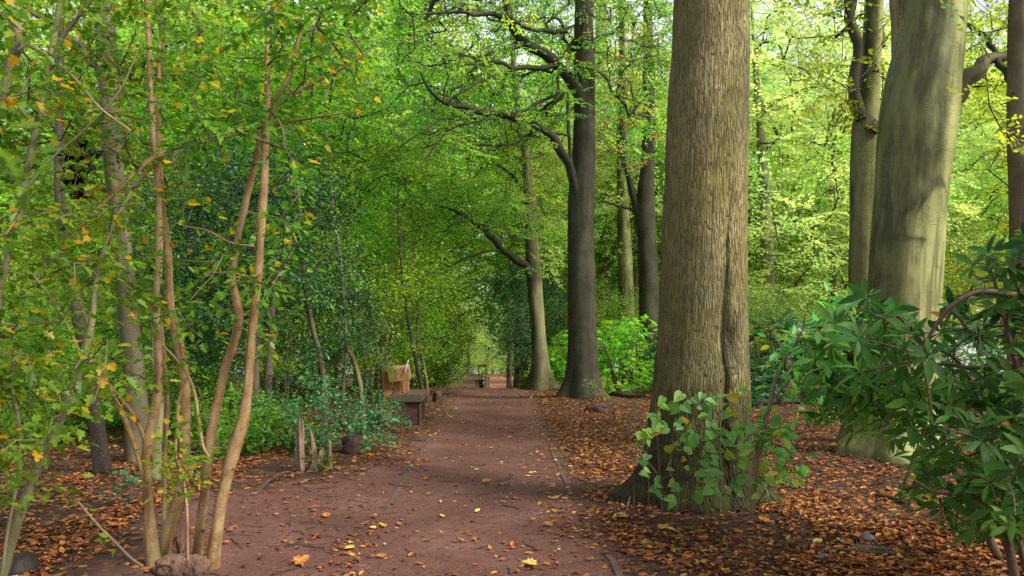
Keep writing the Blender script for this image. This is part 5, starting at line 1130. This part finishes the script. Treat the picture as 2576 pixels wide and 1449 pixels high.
def person():
    y = fy - 2.2; x = far_x(1214.5); z = float(gz(x, y)); t = empty('person', (x, y, z), 'person in dark clothes standing by the pale rail at the far end of the path', 'person')
    J = {'pel': (0, 0, .93), 'wai': (0, .01, 1.08), 'che': (0, .0, 1.30), 'nec': (0, .0, 1.47), 'hd0': (0, -.02, 1.55), 'hd1': (0, -.025, 1.63), 'hd2': (0, -.01, 1.70),
         'sl': (-.17, 0, 1.40), 'el': (-.25, .03, 1.13), 'wl': (-.22, -.12, .92), 'hl': (-.21, -.17, .85), 'sr': (.17, 0, 1.40), 'er': (.27, -.02, 1.15), 'wr': (.33, -.22, 1.05), 'hr': (.36, -.29, 1.04),
         'tl': (-.10, 0, .88), 'kl': (-.11, -.02, .49), 'al': (-.12, .02, .09), 'fl': (-.13, -.14, .03), 'tr': (.10, 0, .88), 'kr': (.12, -.05, .49), 'ar': (.13, .0, .09), 'fr': (.14, -.16, .03)}
    R = {'pel': .15, 'wai': .14, 'che': .165, 'nec': .06, 'hd0': .075, 'hd1': .095, 'hd2': .07, 'sl': .075, 'el': .05, 'wl': .036, 'hl': .03, 'sr': .075, 'er': .05, 'wr': .036, 'hr': .03, 'tl': .095, 'kl': .065, 'al': .045, 'fl': .035, 'tr': .095, 'kr': .065, 'ar': .045, 'fr': .035}
    E = [('pel', 'wai'), ('wai', 'che'), ('che', 'nec'), ('nec', 'hd0'), ('hd0', 'hd1'), ('hd1', 'hd2'), ('che', 'sl'), ('sl', 'el'), ('el', 'wl'), ('wl', 'hl'), ('che', 'sr'), ('sr', 'er'), ('er', 'wr'), ('wr', 'hr'), ('pel', 'tl'), ('tl', 'kl'), ('kl', 'al'), ('al', 'fl'), ('pel', 'tr'), ('tr', 'kr'), ('kr', 'ar'), ('ar', 'fr')]
    def skin(name, keys, edges, mat, par, grow_=0.0, root=None):
        ids = {k: i for i, k in enumerate(keys)}; me = bpy.data.meshes.new(name); me.from_pydata([J[k] for k in keys], [(ids[a], ids[b]) for a, b in edges], []); me.materials.append(mat); o = bpy.data.objects.new(name, me); COL.objects.link(o); o.parent = par
        md = o.modifiers.new('skin', 'SKIN'); md.use_smooth_shade = True; sv = me.skin_vertices[0].data
        for k in keys: rr = R[k] + grow_; sv[ids[k]].radius = (rr, rr * (.72 if k in ('pel', 'wai', 'che') else 1)); sv[ids[k]].use_root = (k == root)
        o.modifiers.new('sub', 'SUBSURF').levels = 2; o.modifiers['sub'].render_levels = 2; return o
    body = skin('body', list(J), E, M['skin'], t, 0, 'pel')
    skin('coat', ['tl', 'pel', 'tr', 'wai', 'che', 'sl', 'el', 'wl', 'sr', 'er', 'wr'], [('pel', 'tl'), ('pel', 'tr'), ('pel', 'wai'), ('wai', 'che'), ('che', 'sl'), ('sl', 'el'), ('el', 'wl'), ('che', 'sr'), ('sr', 'er'), ('er', 'wr')], M['coat'], t, .022, 'pel')
    skin('trousers', ['pel', 'tl', 'kl', 'al', 'tr', 'kr', 'ar'], [('pel', 'tl'), ('tl', 'kl'), ('kl', 'al'), ('pel', 'tr'), ('tr', 'kr'), ('kr', 'ar')], M['trouser'], t, .014, 'pel')
    mb = MB(); u = np.linspace(0, 2 * pi, 20, endpoint=False); v = np.linspace(-.25, .5 * pi, 9); U, V = np.meshgrid(u, v); i = np.arange(8)[:, None] * 20; j = np.arange(20)[None]; j2 = (j + 1) % 20
    mb.add(np.stack([np.cos(U) * np.cos(V) * .115, np.sin(U) * np.cos(V) * .12 + .015, np.sin(V) * .125 + 1.645], -1).reshape(-1, 3), np.stack([i + j, i + j2, i + 20 + j2, i + 20 + j], -1).reshape(-1, 4)); mb.build('hair', M['hair'], t)
    bpart('bag', M['white'], [((.2, -.22, 1.18), (.2, .1, .2), (0, 0, .2), .03)], 'small white bag held in front', par=t)
person()

# ------------------------------------------------------------------ light, sky, camera
SUN_AZ, SUN_EL = radians(120), radians(42)     # azimuth clockwise from +y
w = bpy.data.worlds.new('World'); scene.world = w; w.use_nodes = True; nt = w.node_tree; nt.nodes.clear()
sky = nt.nodes.new('ShaderNodeTexSky'); sky.sky_type = 'NISHITA'; sky.sun_disc = False; sky.sun_elevation = SUN_EL; sky.sun_rotation = SUN_AZ; sky.air_density = 1.0; sky.dust_density = 6.0; sky.ozone_density = 1.0
bgn = nt.nodes.new('ShaderNodeBackground'); bgn.inputs[1].default_value = .15; out = nt.nodes.new('ShaderNodeOutputWorld'); 
gen = nt.nodes.new('ShaderNodeTexCoord'); cl = N(nt, 'ShaderNodeTexNoise', i_Vector=mapping(nt, gen.outputs['Generated'], (1, 1, 2.2)), i_Scale=2.2, i_Detail=6.0)
sxz = N(nt, 'ShaderNodeSeparateXYZ', i_0=gen.outputs['Generated'])
skc = mixc(nt, math_(nt, 'MULTIPLY', mrange(nt, cl.outputs[0], .3, .5, .6, .98), mrange(nt, sxz.outputs[2], .35, .75, 1.0, .35)), sky.outputs[0], (7.6, 7.9, 8.4)); nt.links.new(skc, bgn.inputs[0]); nt.links.new(bgn.outputs[0], out.inputs[0])
sl = bpy.data.lights.new('sun', 'SUN'); sl.energy = 5.0; sl.angle = radians(15); sl.color = (1, .95, .84); so = bpy.data.objects.new('sun', sl); COL.objects.link(so)
from mathutils import Vector
sd = Vector((sin(SUN_AZ) * cos(SUN_EL), cos(SUN_AZ) * cos(SUN_EL), sin(SUN_EL))); so.rotation_euler = sd.to_track_quat('Z', 'Y').to_euler(); so.location = (8, 4, 14)
cam = bpy.data.cameras.new('camera'); co = bpy.data.objects.new('camera', cam); COL.objects.link(co); co.location = (0, 0, CAMZ); co.rotation_euler = (pi / 2 + PIT, 0, 0)
cam.sensor_width = 36; cam.lens = F / 2576 * 36; cam.clip_end = 1500; cam.clip_start = .05; cam.dof.use_dof = True; cam.dof.focus_distance = 8.0; cam.dof.aperture_fstop = 2.8
scene.camera = co
scene.view_settings.view_transform = 'Standard'; scene.view_settings.look = 'None'; scene.view_settings.exposure = 0; scene.view_settings.gamma = 1
c = scene.cycles; c.max_bounces = 7; c.diffuse_bounces = 4; c.transmission_bounces = 6; c.glossy_bounces = 2; c.transparent_max_bounces = 4; c.caustics_reflective = False; c.caustics_refractive = False; c.use_adaptive_sampling = True; c.adaptive_threshold = .01
c.use_denoising = False; c.sample_clamp_indirect = 6
